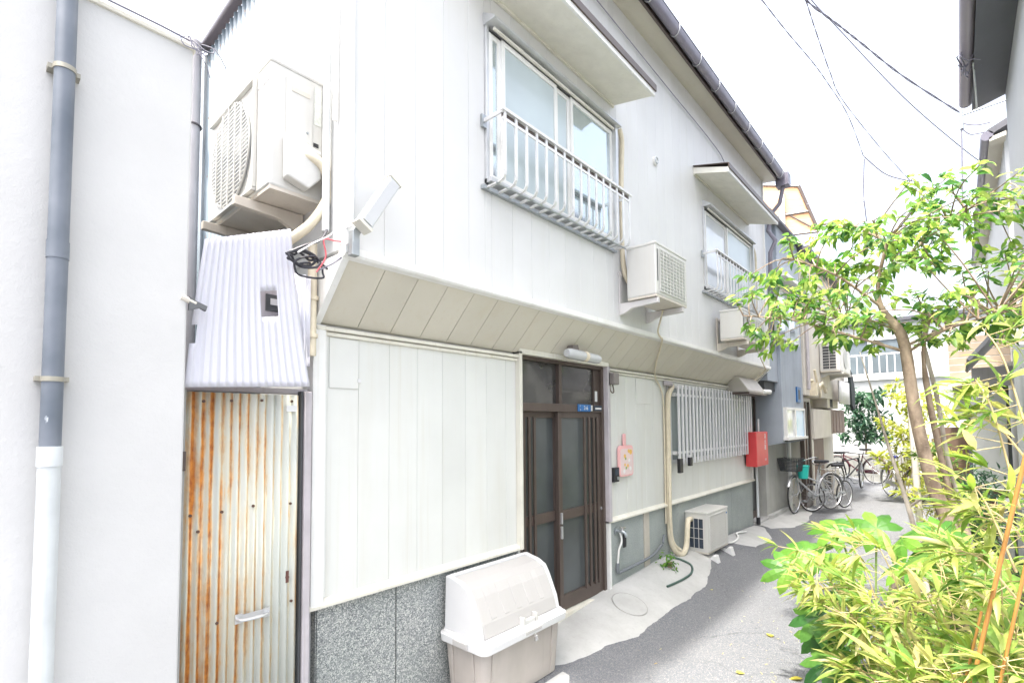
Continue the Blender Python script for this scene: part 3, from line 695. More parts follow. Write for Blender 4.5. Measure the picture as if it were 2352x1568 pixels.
pipe_thing("taped_pipe", "short cream taped pipe beside the front wall outdoor unit", "pipe",
    [([(3.86, 2.14, 4.3), (3.90, 2.14, 4.2), (3.88, 2.14, 3.9), (3.86, 2.14, 3.5), (3.88, 2.14, 3.1), (3.92, 2.12, 2.95), (4.0, 2.10, 2.90)], .022)], tape_m)
pipe_thing("taped_pipe", "cream taped pipe right of the far upper window", "pipe",
    [([(7.72, 2.15, 4.25), (7.8, 2.14, 4.1), (7.78, 2.14, 3.6), (7.75, 2.14, 3.1)], .022)], tape_m)
pipe_thing("drain_pipe", "beige vertical drain pipe at the corner beside the corrugated sheet", "pipe",
    [([(1.19, 2.40, 2.62), (1.19, 2.40, 2.05)], .022), ([(1.19, 2.40, 2.35), (1.19, 2.40, 2.33)], .03), ([(1.19, 2.40, 2.16), (1.19, 2.40, 2.14)], .03)], tape_m)
pipe_thing("conduit", "pale blue conduit running down the side wall behind the large unit", "pipe",
    [([(1.205, 2.30, 5.4), (1.205, 2.30, 2.66)], .018)], pale_pipe)
pipe_thing("conduit", "white conduit on the corner edge right of the large unit", "pipe",
    [([(1.215, 2.235, 5.4), (1.215, 2.235, 3.2)], .012)], white_trim)
pipe_thing("water_pipe", "grey insulated water pipe along the foot of the wall under the tap", "pipe",
    [([(4.19, 2.43, .40), (4.185, 2.43, .33), (4.20, 2.43, .305)], .016), ([(4.20, 2.43, .305), (4.85, 2.43, .325), (5.12, 2.43, .40)], .014), ([(5.12, 2.42, .42), (5.16, 2.42, .50)], .014)],
    paint("blue_grey_insulation", (.16, .175, .19, 1), .7), None)

# ------------------------------------------------------------------ window railings and lattice
def railing(x0, x1, yf, zt, zb, n, label):
    r_o = thing("window_railing", ((x0+x1)/2, 2.174, zb), label, "railing", "pale railings below the upper windows")
    part("top_rail", MB().box(x0-.01, x1+.01, yf-.014, yf+.012, zt-.008, zt+.012), alu_w, r_o, bevel=.002)
    part("second_rail", MB().box(x0, x1, yf-.004, yf+.006, zt-.062, zt-.045), alu_w, r_o)
    part("dark_insert", B(x0, x1, yf+.006, yf+.010, zt-.045, zt-.012), brown_m, r_o)
    for z in (zb-.02,): part("bottom_rod", MB().tube([(x0, yf+.055, z), (x1, yf+.055, z)], .007, 8), steel, r_o)
    part("wall_angle", B(x0-.02, x1+.02, 2.145, 2.172, zb-.03, zb-.005), steel, r_o)
    for x in (x0, x1):
        part("side_arm", MB().box(x-.006, x+.006, yf, 2.172, zt-.02, zt+.004), alu_w, r_o)
        part("wall_fixing", B(x-.02, x+.02, 2.155, 2.172, zt-.05, zt+.03), steel, r_o)
    prof = [(yf, zt-.01), (yf, zb+.045), (yf+.004, zb+.018), (yf+.018, zb-.002), (yf+.05, zb-.012), (yf+.11, zb-.013), (2.17, zb-.014)]
    mb = MB()
    for (a, b), (c, d) in zip(prof, prof[1:]):
        L = Vector((0, c-a, d-b)); nn = Vector((1, 0, 0)).cross(L).normalized()*.005
        mb.obox((0, (a+c)/2, (b+d)/2), (.0105, 0, 0), nn, L/2*1.04)
    me = mesh("baluster", mb, alu_w)
    for k in range(n): inst("baluster", me, r_o, (x0+.02+(x1-x0-.04)*k/(n-1), 0, 0))
    return r_o
railing(2.18, 3.77, 2.0, 3.62, 3.20, 16, "pale window railing with curved bars below the large near upper window")
railing(5.80, 7.70, 2.0, 3.68, 3.24, 18, "pale window railing below the far upper window beside the tree")

kit = glass('grey_green_frosted_glass', (.2, .24, .24, 1), .3, .4, .1)
g_w = part("kitchen_window", MB().box(5.40, 5.44, 2.43, 2.458, 1.24, 2.14).box(8.16, 8.2, 2.43, 2.458, 1.24, 2.14).box(5.44, 8.16, 2.43, 2.458, 1.24, 1.28).box(5.44, 8.16, 2.43, 2.458, 2.10, 2.14)
           .box(6.75, 6.80, 2.425, 2.458, 1.28, 2.10), alu, H)
part("pane", B(5.44, 6.75, 2.445, 2.45, 1.28, 2.10), kit, g_w); part("pane", B(6.8, 8.16, 2.445, 2.45, 1.28, 2.10), kit, g_w)
lat = thing("window_lattice", (6.8, 2.44, 1.2), "grey white vertical lattice bars over the ground floor window", "window grille")
me = mesh("lattice_bar", MB().box(-.021, .021, 2.372, 2.384, 1.225, 2.135), paint("lattice_white", (.68, .68, .71, 1), .4, .1, .08, 9, .2))
for k in range(26): inst("lattice_bar", me, lat, (5.52+k*.106, 0, 0))
for z in (2.02, 1.36): part("cross_rail", B(5.46, 8.22, 2.385, 2.397, z-.014, z+.014), alu_w, lat)
part("lattice_bracket", MB().box(8.19, 8.23, 2.385, 2.455, 2.0, 2.04).box(8.19, 8.23, 2.385, 2.455, 1.34, 1.38).box(5.45, 5.48, 2.385, 2.455, 2.0, 2.04).box(5.45, 5.48, 2.385, 2.455, 1.34, 1.38), alu_w, lat)
for k, (x, lb) in enumerate(((5.46, "black box clipped at the lower left end of the window lattice"), (5.74, "smaller black box clipped to the third bar of the window lattice"))):
    bx_ = thing("clip_box", (x, 2.35, 1.2), lb, "black box", "black boxes on the lattice")
    part("box_body", B(x-.04+.01*k, x+.045-.01*k, 2.335, 2.371, 1.14+.06*k, 1.30), black_m, bx_, bevel=.004)
    part("clip", MB().box(x-.02, x+.02, 2.345, 2.365, 1.30, 1.325), white_p, bx_)

# ------------------------------------------------------------------ wall fittings
lm = thing("tube_lamp", (3.40, 2.30, 2.33), "milky tube lamp with tape band under the soffit over the door", "lamp")
part("mount", MB().prism([(3.31, 2.27), (3.33, 2.335), (3.40, 2.345), (3.43, 2.28)], 'Y', 2.30, 2.36), paint("tarnished_mount", (.16, .14, .13, 1), .6), lm, bevel=.004)
part("tube_cover", MB().tube([(3.20, 2.275, 2.255), (3.215, 2.275, 2.255), (3.25, 2.275, 2.255), (3.62, 2.275, 2.245), (3.66, 2.275, 2.245)], [.03, .038, .042, .040, .036], 16), lampg, lm, smooth=True)
part("tape_band", MB().tube([(3.43, 2.275, 2.25), (3.475, 2.275, 2.249)], .0435, 16), tape_m, lm, smooth=True)
sn = thing("sensor_light", (4.11, 2.42, 2.1), "small grey brown sensor lamp on the wall right of the door head", "sensor")
part("body", B(4.075, 4.165, 2.36, 2.425, 2.06, 2.17), paint("taupe_plastic", (.24, .215, .2, 1), .5), sn, bevel=.01)
part("wall_plate", B(4.06, 4.085, 2.41, 2.455, 2.05, 2.17), brown_m, sn)
part("wire_loop", MB().tube(spline([(4.09, 2.42, 2.07), (4.08, 2.41, 2.01), (4.10, 2.40, 1.985), (4.125, 2.40, 2.0), (4.12, 2.41, 2.07)]), .006, 6), paint("brown_wire", (.14, .11, .09, 1), .6), sn)
ic = thing("intercom", (4.19, 2.44, 1.2), "black doorbell unit on the cream wall right of the door", "doorbell")
part("body", B(4.14, 4.235, 2.42, 2.458, 1.15, 1.285), black_m, ic, bevel=.005); part("button", B(4.19, 4.22, 2.412, 2.42, 1.17, 1.20), steel, ic)
part("speaker_panel", B(4.155, 4.22, 2.416, 2.42, 1.215, 1.27), navy_in, ic)
cb = thing("cutting_board", (4.38, 2.44, 1.2), "pink cutting board shaped plaque with flower stickers on the wall", "plaque")
def rounded(x0, x1, z0, z1, r, n=5):
    o_ = []
    for cx_, cz_, a0 in ((x1-r, z1-r, 0), (x0+r, z1-r, pi/2), (x0+r, z0+r, pi), (x1-r, z0+r, 1.5*pi)):
        for k in range(n+1): a = a0+pi/2*k/n; o_.append((cx_+r*cos(a), cz_+r*sin(a)))
    return o_
part("board", MB().prism(rounded(4.245, 4.515, 1.19, 1.485, .04), 'Y', 2.425, 2.445), pink_m, cb)
part("handle", MB().prism(rounded(4.345, 4.385, 1.475, 1.60, .018), 'Y', 2.428, 2.443), pink_m, cb)
part("inner_field", MB().prism(rounded(4.265, 4.50, 1.205, 1.455, .03), 'Y', 2.4215, 2.4248), pink_lt, cb)
yel = paint("yellow_print", (.75, .45, .1, 1), .5); grn = paint("green_print", (.25, .4, .12, 1), .5); whp = paint("white_print", (.8, .78, .76, 1), .5)
for (x, z, r, m_) in ((4.46, 1.42, .026, yel), (4.42, 1.43, .018, yel), (4.345, 1.385, .02, yel), (4.36, 1.36, .014, grn), (4.40, 1.29, .017, yel), (4.345, 1.30, .015, yel), (4.37, 1.27, .014, grn), (4.43, 1.34, .018, whp), (4.33, 1.24, .02, whp), (4.45, 1.26, .02, whp)):
    part("flower_print", MB().disc((x, 2.4205, z), (0, 1, 0), r, 12, .0008), m_, cb)
tp = thing("outdoor_tap", (4.23, 2.42, .65), "metal garden tap with black tag on the green grey footing", "tap")
part("spout", MB().tube(spline([(4.22, 2.46, .69), (4.22, 2.40, .69), (4.23, 2.37, .675), (4.235, 2.36, .64)]), .014, 10), steel, tp, smooth=True)
part("flange", MB().disc((4.205, 2.45, .69), (0, 1, 0), .035, 16, .008), steel, tp)
part("handle_bar", MB().tube([(4.19, 2.40, .73), (4.28, 2.40, .715)], .009, 8).tube([(4.235, 2.40, .69), (4.235, 2.40, .73)], .012, 8), chrome, tp, smooth=True)
part("black_tag", B(4.255, 4.31, 2.40, 2.415, .53, .68), black_m, tp, bevel=.01)
part("supply_tube", MB().tube(spline([(4.22, 2.42, .68), (4.235, 2.41, .60), (4.20, 2.42, .52), (4.19, 2.43, .40)]), .009, 8), white_trim, tp, smooth=True)
fb = thing("fire_extinguisher_box", (8.36, 2.36, 1.0), "red fire extinguisher box with white lettering hung on the house corner", "fire box")
part("box_body", B(8.02, 8.62, 2.27, 2.43, 1.03, 1.55), red_m, fb, bevel=.012)
part("side_clip", B(8.60, 8.64, 2.28, 2.32, 1.36, 1.40), red_m, fb)
for j, ch in enumerate("消火器"): 
    try: text("lettering", ch, .085, white_p, fb, (8.46, 2.2685, 1.475-j*.085), FR)
    except Exception: pass
text("lettering", "119", .05, white_p, fb, (8.46, 2.2685, 1.12), FR)
# flood lamp by the upper corner
fl = thing("flood_light", (1.24, 2.15, 2.58), "long pale floodlight on a steel arm at the upper front corner", "lamp")
part("bracket", MB().prism([(1.225, 2.50), (1.265, 2.50), (1.265, 2.60), (1.285, 2.645), (1.26, 2.665), (1.23, 2.62)], 'Y', 2.085, 2.125), steel, fl, bevel=.003)
part("arm_foot", B(1.225, 1.265, 2.12, 2.16, 2.52, 2.56), steel, fl)
ax_ = Vector((1.425-1.255, .0, 2.905-2.63)); u1 = ax_.normalized(); u2 = Vector((0, 1, 0)); u3 = u1.cross(u2)
cc = (Vector((1.255, 2.05, 2.63))+Vector((1.425, 2.05, 2.905)))/2
part("lamp_case", MB().obox(cc, u1*.165, u2*.028, u3*.034), alu, fl, bevel=.004)
part("lamp_glass", MB().obox(cc-u2*.031, u1*.145, u2*.004, u3*.026), lampg, fl)
part("end_cap", MB().obox(cc+u1*.16, u1*.008, u2*.034, u3*.04), trim_m, fl, bevel=.002); part("end_cap", MB().obox(cc-u1*.16, u1*.008, u2*.034, u3*.04), trim_m, fl, bevel=.002)
# tangle of cables at the corner
cb2 = thing("cable_bundle", (1.1, 2.25, 2.5), "tangle of black, red and white cables hanging at the corner", "cables")
rc_ = random.Random(5)
def loopy(c, rx, rz_, turns, jit):
    o_ = []
    for k in range(int(turns*9)):
        a = 2*pi*k/9; o_.append((c[0]+rx*cos(a)+rc_.uniform(-jit, jit), c[1]+rc_.uniform(-jit, jit), c[2]+rz_*sin(a)+rc_.uniform(-jit, jit)))
    return spline(o_, 4)
part("black_cable", MB().tube(loopy((1.06, 2.24, 2.475), .07, .028, 3, .014), .006, 6), cable_b, cb2, smooth=True)
part("black_cable", MB().tube(loopy((1.10, 2.24, 2.44), .075, .05, 1.6, .01), .005, 6), cable_b, cb2, smooth=True)
part("black_cable", MB().tube(spline([(1.0, 2.24, 2.49), (1.06, 2.22, 2.53), (1.13, 2.22, 2.57), (1.17, 2.24, 2.62), (1.2, 2.28, 2.66)]), .006, 6), cable_b, cb2, smooth=True)
part("red_cable", MB().tube(spline([(1.12, 2.22, 2.42), (1.16, 2.21, 2.5), (1.15, 2.21, 2.58), (1.2, 2.2, 2.585), (1.23, 2.2, 2.59)]), .004, 6), red_c, cb2, smooth=True)
part("white_cable", MB().tube(spline([(1.03, 2.22, 2.49), (1.1, 2.21, 2.55), (1.17, 2.21, 2.60), (1.2, 2.2, 2.63), (1.26, 2.12, 2.66)]), .004, 6), white_p, cb2, smooth=True)
part("grey_cable", MB().tube(spline([(1.13, 2.22, 2.43), (1.2, 2.2, 2.48), (1.24, 2.15, 2.53), (1.26, 2.13, 2.54)]), .004, 6), cable_m, cb2, smooth=True)
lw = thing("wall_cable", (4.6, 2.13, 5.2), "thin grey cable clipped along the upper front wall under the eave", "cable")
part("cable", MB().tube(spline([(3.3, 2.15, 5.30), (4.2, 2.15, 5.26), (5.1, 2.15, 5.22), (6.1, 2.15, 5.18), (6.6, 2.15, 5.1), (6.75, 2.13, 4.8), (6.6, 2.05, 4.65)]), .005, 6), cable_m, lw)
ant = part("vent_cap", MB().disc((4.62, 2.165, 4.32), (0, 1, 0), .045, 16, .012), white_trim, H); part("vent_ring", MB().torus((4.62, 2.15, 4.32), (0, 1, 0), .03, .006, 16, 6), steel, ant)
hv = thing("range_hood", (7.8, 2.3, 2.1), "brown grey sheet metal exhaust hood above the lattice under the soffit end", "exhaust hood")
part("shell", MB().prism([(2.45, 2.12), (2.16, 2.12), (2.16, 2.15), (2.28, 2.33), (2.45, 2.40)], 'X', 7.35, 8.15), paint("hood_metal", (.5, .47, .43, 1), .5, .2), hv, bevel=.01)
part("lip", B(7.33, 8.17, 2.145, 2.45, 2.095, 2.118), brown_m, hv)
part("side_pipe", MB().tube([(8.05, 2.17, 2.15), (8.35, 2.15, 2.16)], .035, 12), white_trim, hv, smooth=True)
vt = thing("wall_vent", (5.35, 2.42, 2.13), "grey pipe elbow fixture at the head of the taped pipe", "vent")
part("elbow", MB().tube(spline([(5.30, 2.45, 2.14), (5.33, 2.41, 2.14), (5.40, 2.41, 2.13)]), .03, 10), mauve_m, vt, smooth=True)
lj = thing("hinged_hatch", (1.4, 2.45, 2.0), "flat painted hatch outline at the left end of the cream wall", "hatch")
part("hatch_sheet", B(1.315, 1.486, 2.4525, 2.4575, 1.90, 2.165), cream_board, lj, bevel=.001)
part("latch", B(1.480, 1.500, 2.447, 2.453, 1.935, 1.955), white_p, lj)
lk = thing("flat_patch", (4.83, 2.45, 2.0), "flat cream patch plate high on the wall left of the taped pipe", "plate")
part("patch_sheet", B(4.66, 4.98, 2.4525, 2.4575, 1.90, 2.16), cream_board, lk, bevel=.001)

# things at the passage left of the house
ps = thing("corner_post", (1.205, 2.45, 0), "mauve grey steel post right of the rusty corrugated door", "post")
part("post", B(1.162, 1.197, 2.40, 2.46, 0, 1.87), mauve_m, ps, bevel=.003)
part("dark_gap_strip", B(1.147, 1.155, 2.41, 2.45, 0, 1.87), dark_in, ps)
cd = thing("corrugated_door", (.9, 2.42, 0), "rusty corrugated iron door closing the gap between the houses", "door")
s_ = part("door_sheet", corrug(2.42, .655, 1.142, .02, 1.85, .0375, .0075, 'X', 8), rust_m, cd, smooth=True); s_.modifiers.new("solid", 'SOLIDIFY').thickness = .002
part("frame_stile", B(.632, .652, 2.40, 2.45, 0, 1.86), block_m, cd)
part("frame_stile", B(.62, .631, 2.40, 2.45, 0, 1.86), dark_in, cd)
part("hinge", MB().box(.628, .652, 2.385, 2.4, 1.52, 1.60), brown_m, cd); part("hinge", MB().box(.628, .652, 2.385, 2.4, .35, .43), brown_m, cd)
hd = part("pull_handle", MB().tube(spline([(.865, 2.408, .855), (.88, 2.38, .853), (.93, 2.37, .852), (.985, 2.38, .851), (1.0, 2.408, .85)]), .007, 8)
          .box(.86, .89, 2.402, 2.409, .835, .875).box(.98, 1.008, 2.402, 2.409, .832, .872).box(.885, .985, 2.405, 2.410, .846, .868), alu, cd, smooth=True)
part("latch_hole", MB().disc((1.09, 2.411, .985), (0, 1, 0), .009, 12, .002).box(1.083, 1.097, 2.410, 2.413, .96, 1.015), paint("latch_rust", (.12, .05, .04, 1), .7), cd)
part("sticker", B(1.075, 1.125, 2.409, 2.413, 1.77, 1.80), white_p, cd)
nb = MB()
for (x, z) in ((.72, 1.81), (.83, 1.815), (.96, 1.82), (1.10, 1.82), (.80, 1.33), (.93, 1.34), (1.10, 1.33), (.79, .86), (1.11, .87), (.68, 1.33), (.71, 1.26)): nb.disc((x, 2.411, z), (0, 1, 0), .0065, 8, .003)
part("screw_heads", nb, paint("rusty_screw", (.1, .055, .04, 1), .8), cd)
pl = thing("plastic_sheet", (.9, 2.35, 1.87), "white corrugated plastic sheet with a square cut-out above the rusty door", "plastic sheet")
def plsheet():
    mb = MB(); vs = []; fs = []; nx, nz = 88, 24
    TL, TR, BL, BR = (.684, 2.485), (1.045, 2.632), (.628, 1.862), (1.158, 1.890)
    def P_(u, v):      # u across, v up
        xb = BL[0]+(BR[0]-BL[0])*u; zb = BL[1]+(BR[1]-BL[1])*u; xt = TL[0]+(TR[0]-TL[0])*u; zt = TL[1]+(TR[1]-TL[1])*u
        x = xb+(xt-xb)*v; z = zb+(zt-zb)*v
        if u > .9 and v < .75: pass
        return (x, 2.34+.004*cos(2*pi*u*16)+.02*sin(v*3)-.02*v, z)
    for j in range(nz+1):
        for i in range(nx+1): vs.append(P_(i/nx, j/nz))
    for j in range(nz):
        for i in range(nx):
            u, v = (i+.5)/nx, (j+.5)/nz
            if .60 < u < .775 and .47 < v < .63: continue        # cut-out for the meter
            if v > .30 and v < .42 and u < .04: continue
            fs.append((j*(nx+1)+i, j*(nx+1)+i+1, (j+1)*(nx+1)+i+1, (j+1)*(nx+1)+i))
    return mb.add(vs, fs)
q = part("sheet", plsheet(), poly_m, pl, smooth=True); q.modifiers.new("solid", 'SOLIDIFY').thickness = .0015
q = part("side_strip", corrug(2.37, 1.05, 1.165, 1.99, 2.44, .0345, .007, 'X', 8), poly_m, pl, smooth=True); q.modifiers.new("solid", 'SOLIDIFY').thickness = .0015
mt = thing("electric_meter", (1.0, 2.5, 2.25), "grey electric meter seen through the cut-out in the plastic sheet", "meter")
part("meter_case", B(.93, 1.13, 2.44, 2.56, 2.12, 2.42), mauve_m, mt, bevel=.01); part("meter_window", B(.98, 1.06, 2.432, 2.44, 2.25, 2.33), darkg, mt)
part("meter_dial", B(1.0, 1.04, 2.428, 2.432, 2.28, 2.31), white_p, mt); part("backboard", B(.8, 1.21, 2.58, 2.6, 2.0, 2.5), soffit_m, mt)
jb = thing("passage_lintel", (.9, 2.5, 1.86), "dark grey wooden lintel over the corrugated door", "beam")
part("beam", B(.632, 1.21, 2.47, 2.53, 1.86, 1.885), mauve_m, jb)
rb = thing("broken_bracket", (.66, 2.32, 2.2), "dark broken bracket poking out at the wall edge beside the plastic sheet", "bracket")
part("plate", MB().prism([(.625, 2.17), (.625, 2.225), (.65, 2.21), (.69, 2.195), (.685, 2.175), (.665, 2.185)], 'Y', 2.29, 2.31), paint("dark_grey_metal", (.12, .125, .13, 1), .6), rb)
part("stub", MB().tube([(.60, 2.30, 2.22), (.65, 2.30, 2.2)], .012, 8), cream_r, rb)

# ------------------------------------------------------------------ neighbour wall on the left
LB = thing("stucco_house", (-2, 2.3, 0), "white rough stucco neighbour building filling the left edge", "building")
part("wall", MB().box(-7, .62, 2.30, 9, 0, 3.262), stucco_w, LB, bevel=.008)
part("coping", MB().box(-7, .628, 2.288, 2.42, 3.25, 3.268), trim_m, LB, bevel=.003)
dp = thing("downpipe", (.223, 2.25, 0), "blue grey downpipe with pale lower section on the stucco wall", "downpipe")
part("upper_pipe", MB().tube([(.223, 2.25, 1.62), (.223, 2.25, 4.2)], .0285, 24), grey_pipe, dp, smooth=True)
part("lower_pipe", MB().tube([(.223, 2.25, 0), (.223, 2.25, 1.60), (.223, 2.25, 1.625)], [.0305, .0305, .032], 24), pale_pipe, dp, smooth=True)
part("socket", MB().tube([(.223, 2.25, 1.575), (.223, 2.25, 1.64)], .0335, 24), pale_pipe, dp, smooth=True)
part("coupler", MB().tube([(.223, 2.25, 2.27), (.223, 2.25, 2.33)], .0305, 24), grey_pipe, dp, smooth=True)
for z in (2.935, 1.865):
    part("pipe_strap", MB().tube([(.223, 2.25, z-.010), (.223, 2.25, z+.006)], .0315, 24).box(.18, .266, 2.26, 2.30, z-.008, z+.008), paint("tarnished_strap", (.38, .36, .3, 1), .5, .4), dp, smooth=True)
tw = thing("loose_wire", (.6, 2.25, 3.2), "wire with frayed ends along the top of the stucco wall", "wire")
part("wire", MB().tube([(.1, 2.275, 3.272), (.5, 2.275, 3.274), (.60, 2.275, 3.27)], .004, 6), cable_m, tw)
rw = random.Random(9)
for k in range(6):
    a = Vector((.56+.015*k, 2.265, 3.27)); pts = [a]
    for j in range(4): a = a+Vector((rw.uniform(.0, .03), rw.uniform(-.01, .01), rw.uniform(-.045, .03))); pts.append(a)
    part("frayed_end", MB().tube(spline(pts, 3), .0022, 5), cable_m, tw)

# ------------------------------------------------------------------ storage bin
bn = thing("storage_bin", (2.48, 2.25, 0), "beige plastic outdoor storage bin with white rim and milky domed lid", "storage bin")
x0, x1, y0, y1 = 2.05, 2.84, 2.06, 2.44
zb = .045
def taper(x0, x1, y0, y1, z0, z1, k, r=.045, n=4):
    def ring(e, z):
        o_ = []
        for cx_, cy_, a0 in ((x1-e-r, y1-e-r, 0), (x0+e+r, y1-e-r, pi/2), (x0+e+r, y0+e+r, pi), (x1-e-r, y0+e+r, 1.5*pi)):
            for t in range(n+1): a = a0+pi/2*t/n; o_.append((cx_+r*cos(a), cy_+r*sin(a), z))
        return o_
    A, Bq = ring(k, z0), ring(0, z1); m_ = len(A)
    return MB().add(A+Bq, [tuple(range(m_))[::-1], tuple(range(m_, 2*m_))]+[(i, (i+1) % m_, m_+(i+1) % m_, m_+i) for i in range(m_)])
part("lower_body", taper(x0+.02, x1-.02, y0+.02, y1-.01, zb, .40, .022), bin_m, bn, smooth=True)
for (a, b) in ((x0+.09, x0+.12), (x1-.13, x1-.10)): part("body_rib", MB().prism([(y0+.045, zb+.01), (y0+.018, .38), (y0+.012, .38), (y0+.036, zb+.01)], 'X', a, b), bin_m, bn)
for (a, b) in ((y0+.10, y0+.12), (y1-.10, y1-.08)): part("body_rib", MB().prism([(x0+.036, zb+.01), (x0+.012, .38), (x0+.018, .38), (x0+.045, zb+.01)], 'Y', a, b), bin_m, bn)
part("rim", taper(x0-.012, x1+.012, y0-.022, y1+.012, .385, .435, .004, .05), white_p, bn, smooth=True, bevel=.006)
part("shelf", taper(x0+.006, x1-.006, y0+.0, y1, .43, .45, -.004, .05), white_p, bn, smooth=True)
# end cheeks
prof = [(y0+.035, .445), (y0+.055, .53), (y0+.115, .665), (y0+.15, .722), (y0+.21, .752), (y1-.06, .775), (y1-.03, .77), (y1-.02, .445)]
for a in (x0+.02, x1-.045): part("end_cheek", MB().prism(prof, 'X', a, a+.03), white_p, bn, bevel=.008)
ins = [(y0+.035, .45), (y0+.057, .53), (y0+.122, .665), (y0+.157, .712), (y0+.215, .74), (y1-.07, .758), (y1-.05, .755), (y1-.04, .45)]
ld = part("flap_lid", MB().prism(ins, 'X', x0+.05, x1-.045), bin_lid, bn, bevel=.01)
part("back_edge", MB().box(x0+.05, x1-.045, y1-.06, y1-.03, .752, .772), white_p, bn, bevel=.006)
for k in range(5):
    x = x0+.135+k*.115
    part("lid_groove", MB().prism([(y0+.066, .54), (y0+.118, .648), (y0+.15, .70), (y0+.153, .7105), (y0+.118, .6645), (y0+.0605, .545)], 'X', x, x+.045), bin_lid, ld, bevel=.006)
xm = (x0+x1)/2+.03
part("latch", MB().box(xm-.05, xm+.05, y0+.008, y0+.036, .435, .475).box(xm-.07, xm-.055, y0+.0, y0+.04, .44, .50).box(xm+.055, xm+.07, y0+.0, y0+.04, .44, .50), ac_white, bn, bevel=.003)
part("latch_recess", B(xm-.075, xm+.075, y0-.026, y0-.020, .405, .425), bin_lid, bn, bevel=.002)
part("padlock", MB().box(xm-.012, xm+.012, y0-.045, y0-.032, .355, .385).torus((xm, y0-.038, .392), (0, 1, 0), .009, .0022, 14, 5), chrome, bn, bevel=.002)
part("side_catch", MB().box(x0-.022, x0-.010, y0+.12, y0+.24, .395, .43), bin_lid, bn, bevel=.003)
stn = thing("concrete_block", (1.9, 2.3, .05), "low weathered concrete block at the foot of the wall left of the bin", "concrete block")
part("block", MB().prism([(1.45, .0), (2.04, .0), (2.03, .06), (1.95, .115), (1.5, .12)], 'Y', 2.15, 2.43), concrete_m, stn, bevel=.02)
# weeds and hose by the wall
hs_ = thing("garden_hose", (5.2, 2.2, .12), "short dark green hose lying on the concrete beside the weed", "hose")
part("hose", MB().tube(spline([(4.6, 2.14, gz(4.6, 2.14)+.02), (4.9, 2.12, gz(4.9, 2.12)+.02), (5.15, 2.13, gz(5.1, 2.13)+.02), (5.32, 2.2, gz(5.3, 2.2)+.02), (5.3, 2.32, gz(5.3, 2.32)+.02), (5.22, 2.42, .26)]), .011, 8), paint("dark_green_rubber", (.05, .1, .08, 1), .5), hs_, smooth=True)
wh = thing("white_hose", (7, 2.3, .1), "thin white drain hose curling on the ground behind the ground unit", "hose")
part("hose", MB().tube(spline([(6.5, 2.3, .2), (6.75, 2.25, gz(6.8, 2.25)+.02), (7.1, 2.28, gz(7.1, 2.28)+.02), (7.3, 2.36, gz(7.3, 2.36)+.03), (7.6, 2.33, gz(7.6, 2.33)+.02)]), .012, 8), white_trim, wh, smooth=True)

# ------------------------------------------------------------------ leaves
def leaf_mb(L, Wd, fold=.25, droop=.25, seg=4, tip=1.0):
    """leaf along +x, normal +z"""
    mb = MB(); vs = []; fs = []
    for i in range(seg+1):
        t = i/seg; w = Wd*.5*(sin(pi*min(1, t**.75))**.8 if 0 < t < 1 else 0.02); z = -droop*L*t*t
        vs += [(L*t, -w, z+fold*w), (L*t, 0, z), (L*t, w, z+fold*w)]
    for i in range(seg):
        a = i*3; fs += [(a, a+3, a+4, a+1), (a+1, a+4, a+5, a+2)]
    return mb.add(vs, fs)
def fatsia_mb(Rr, lobes=8):
    mb = MB(); cz_ = .02*Rr
    n = lobes; a0, a1 = -2.35, 2.35
    for k in range(n):
        a = a0+(a1-a0)*k/(n-1); L = Rr*(1-.28*abs(a/a1)); wd = Rr*.30; d = Vector((cos(a), sin(a), 0)); t = Vector((-sin(a), cos(a), 0)); vs = []; fs = []
        sg = 5
        for i in range(sg+1):
            q = i/sg; w = wd*(.22+.78*sin(pi*min(1, q**1.15*.985))**.8)*.62 if q < 1 else .003; z = -.30*Rr*q*q+.03*Rr*sin(q*3)
            c_ = d*L*q; 
            vs += [c_-t*w+Vector((0, 0, z-.12*w)), c_+Vector((0, 0, z+.06*w)), c_+t*w+Vector((0, 0, z-.12*w))]
        for i in range(sg):
            b = i*3; fs += [(b, b+3, b+4, b+1), (b+1, b+4, b+5, b+2)]
        mb.add(vs, fs)
    # web joining the lobes near the stalk
    m_ = []
    for k in range(n):
        a = a0+(a1-a0)*k/(n-1); L = Rr*(1-.28*abs(a/a1))*.5; m_.append(Vector((cos(a)*L, sin(a)*L, -.055*Rr)))
        if k < n-1:
            a2 = a0+(a1-a0)*(k+.5)/(n-1); m_.append(Vector((cos(a2), sin(a2), 0))*Rr*.36+Vector((0, 0, -.07*Rr)))
    m_ = [q_-Vector((0, 0, .02*Rr)) for q_ in m_]; vs = [Vector((0, 0, -.012))]+m_; fs = [(0, i, i+1) for i in range(1, len(m_))]
    mb.add(vs, fs); return mb
CAMP = Vector((0, 0, 1.7))
def orient(d, up, roll=0):
    d = Vector(d).normalized(); y = Vector(up).cross(d)
    y = y.normalized() if y.length > 1e-5 else d.orthogonal().normalized(); z = d.cross(y)
    m_ = Matrix((d, y, z)).transposed()
    return m_ @ Matrix.Rotation(roll, 3, 'X')
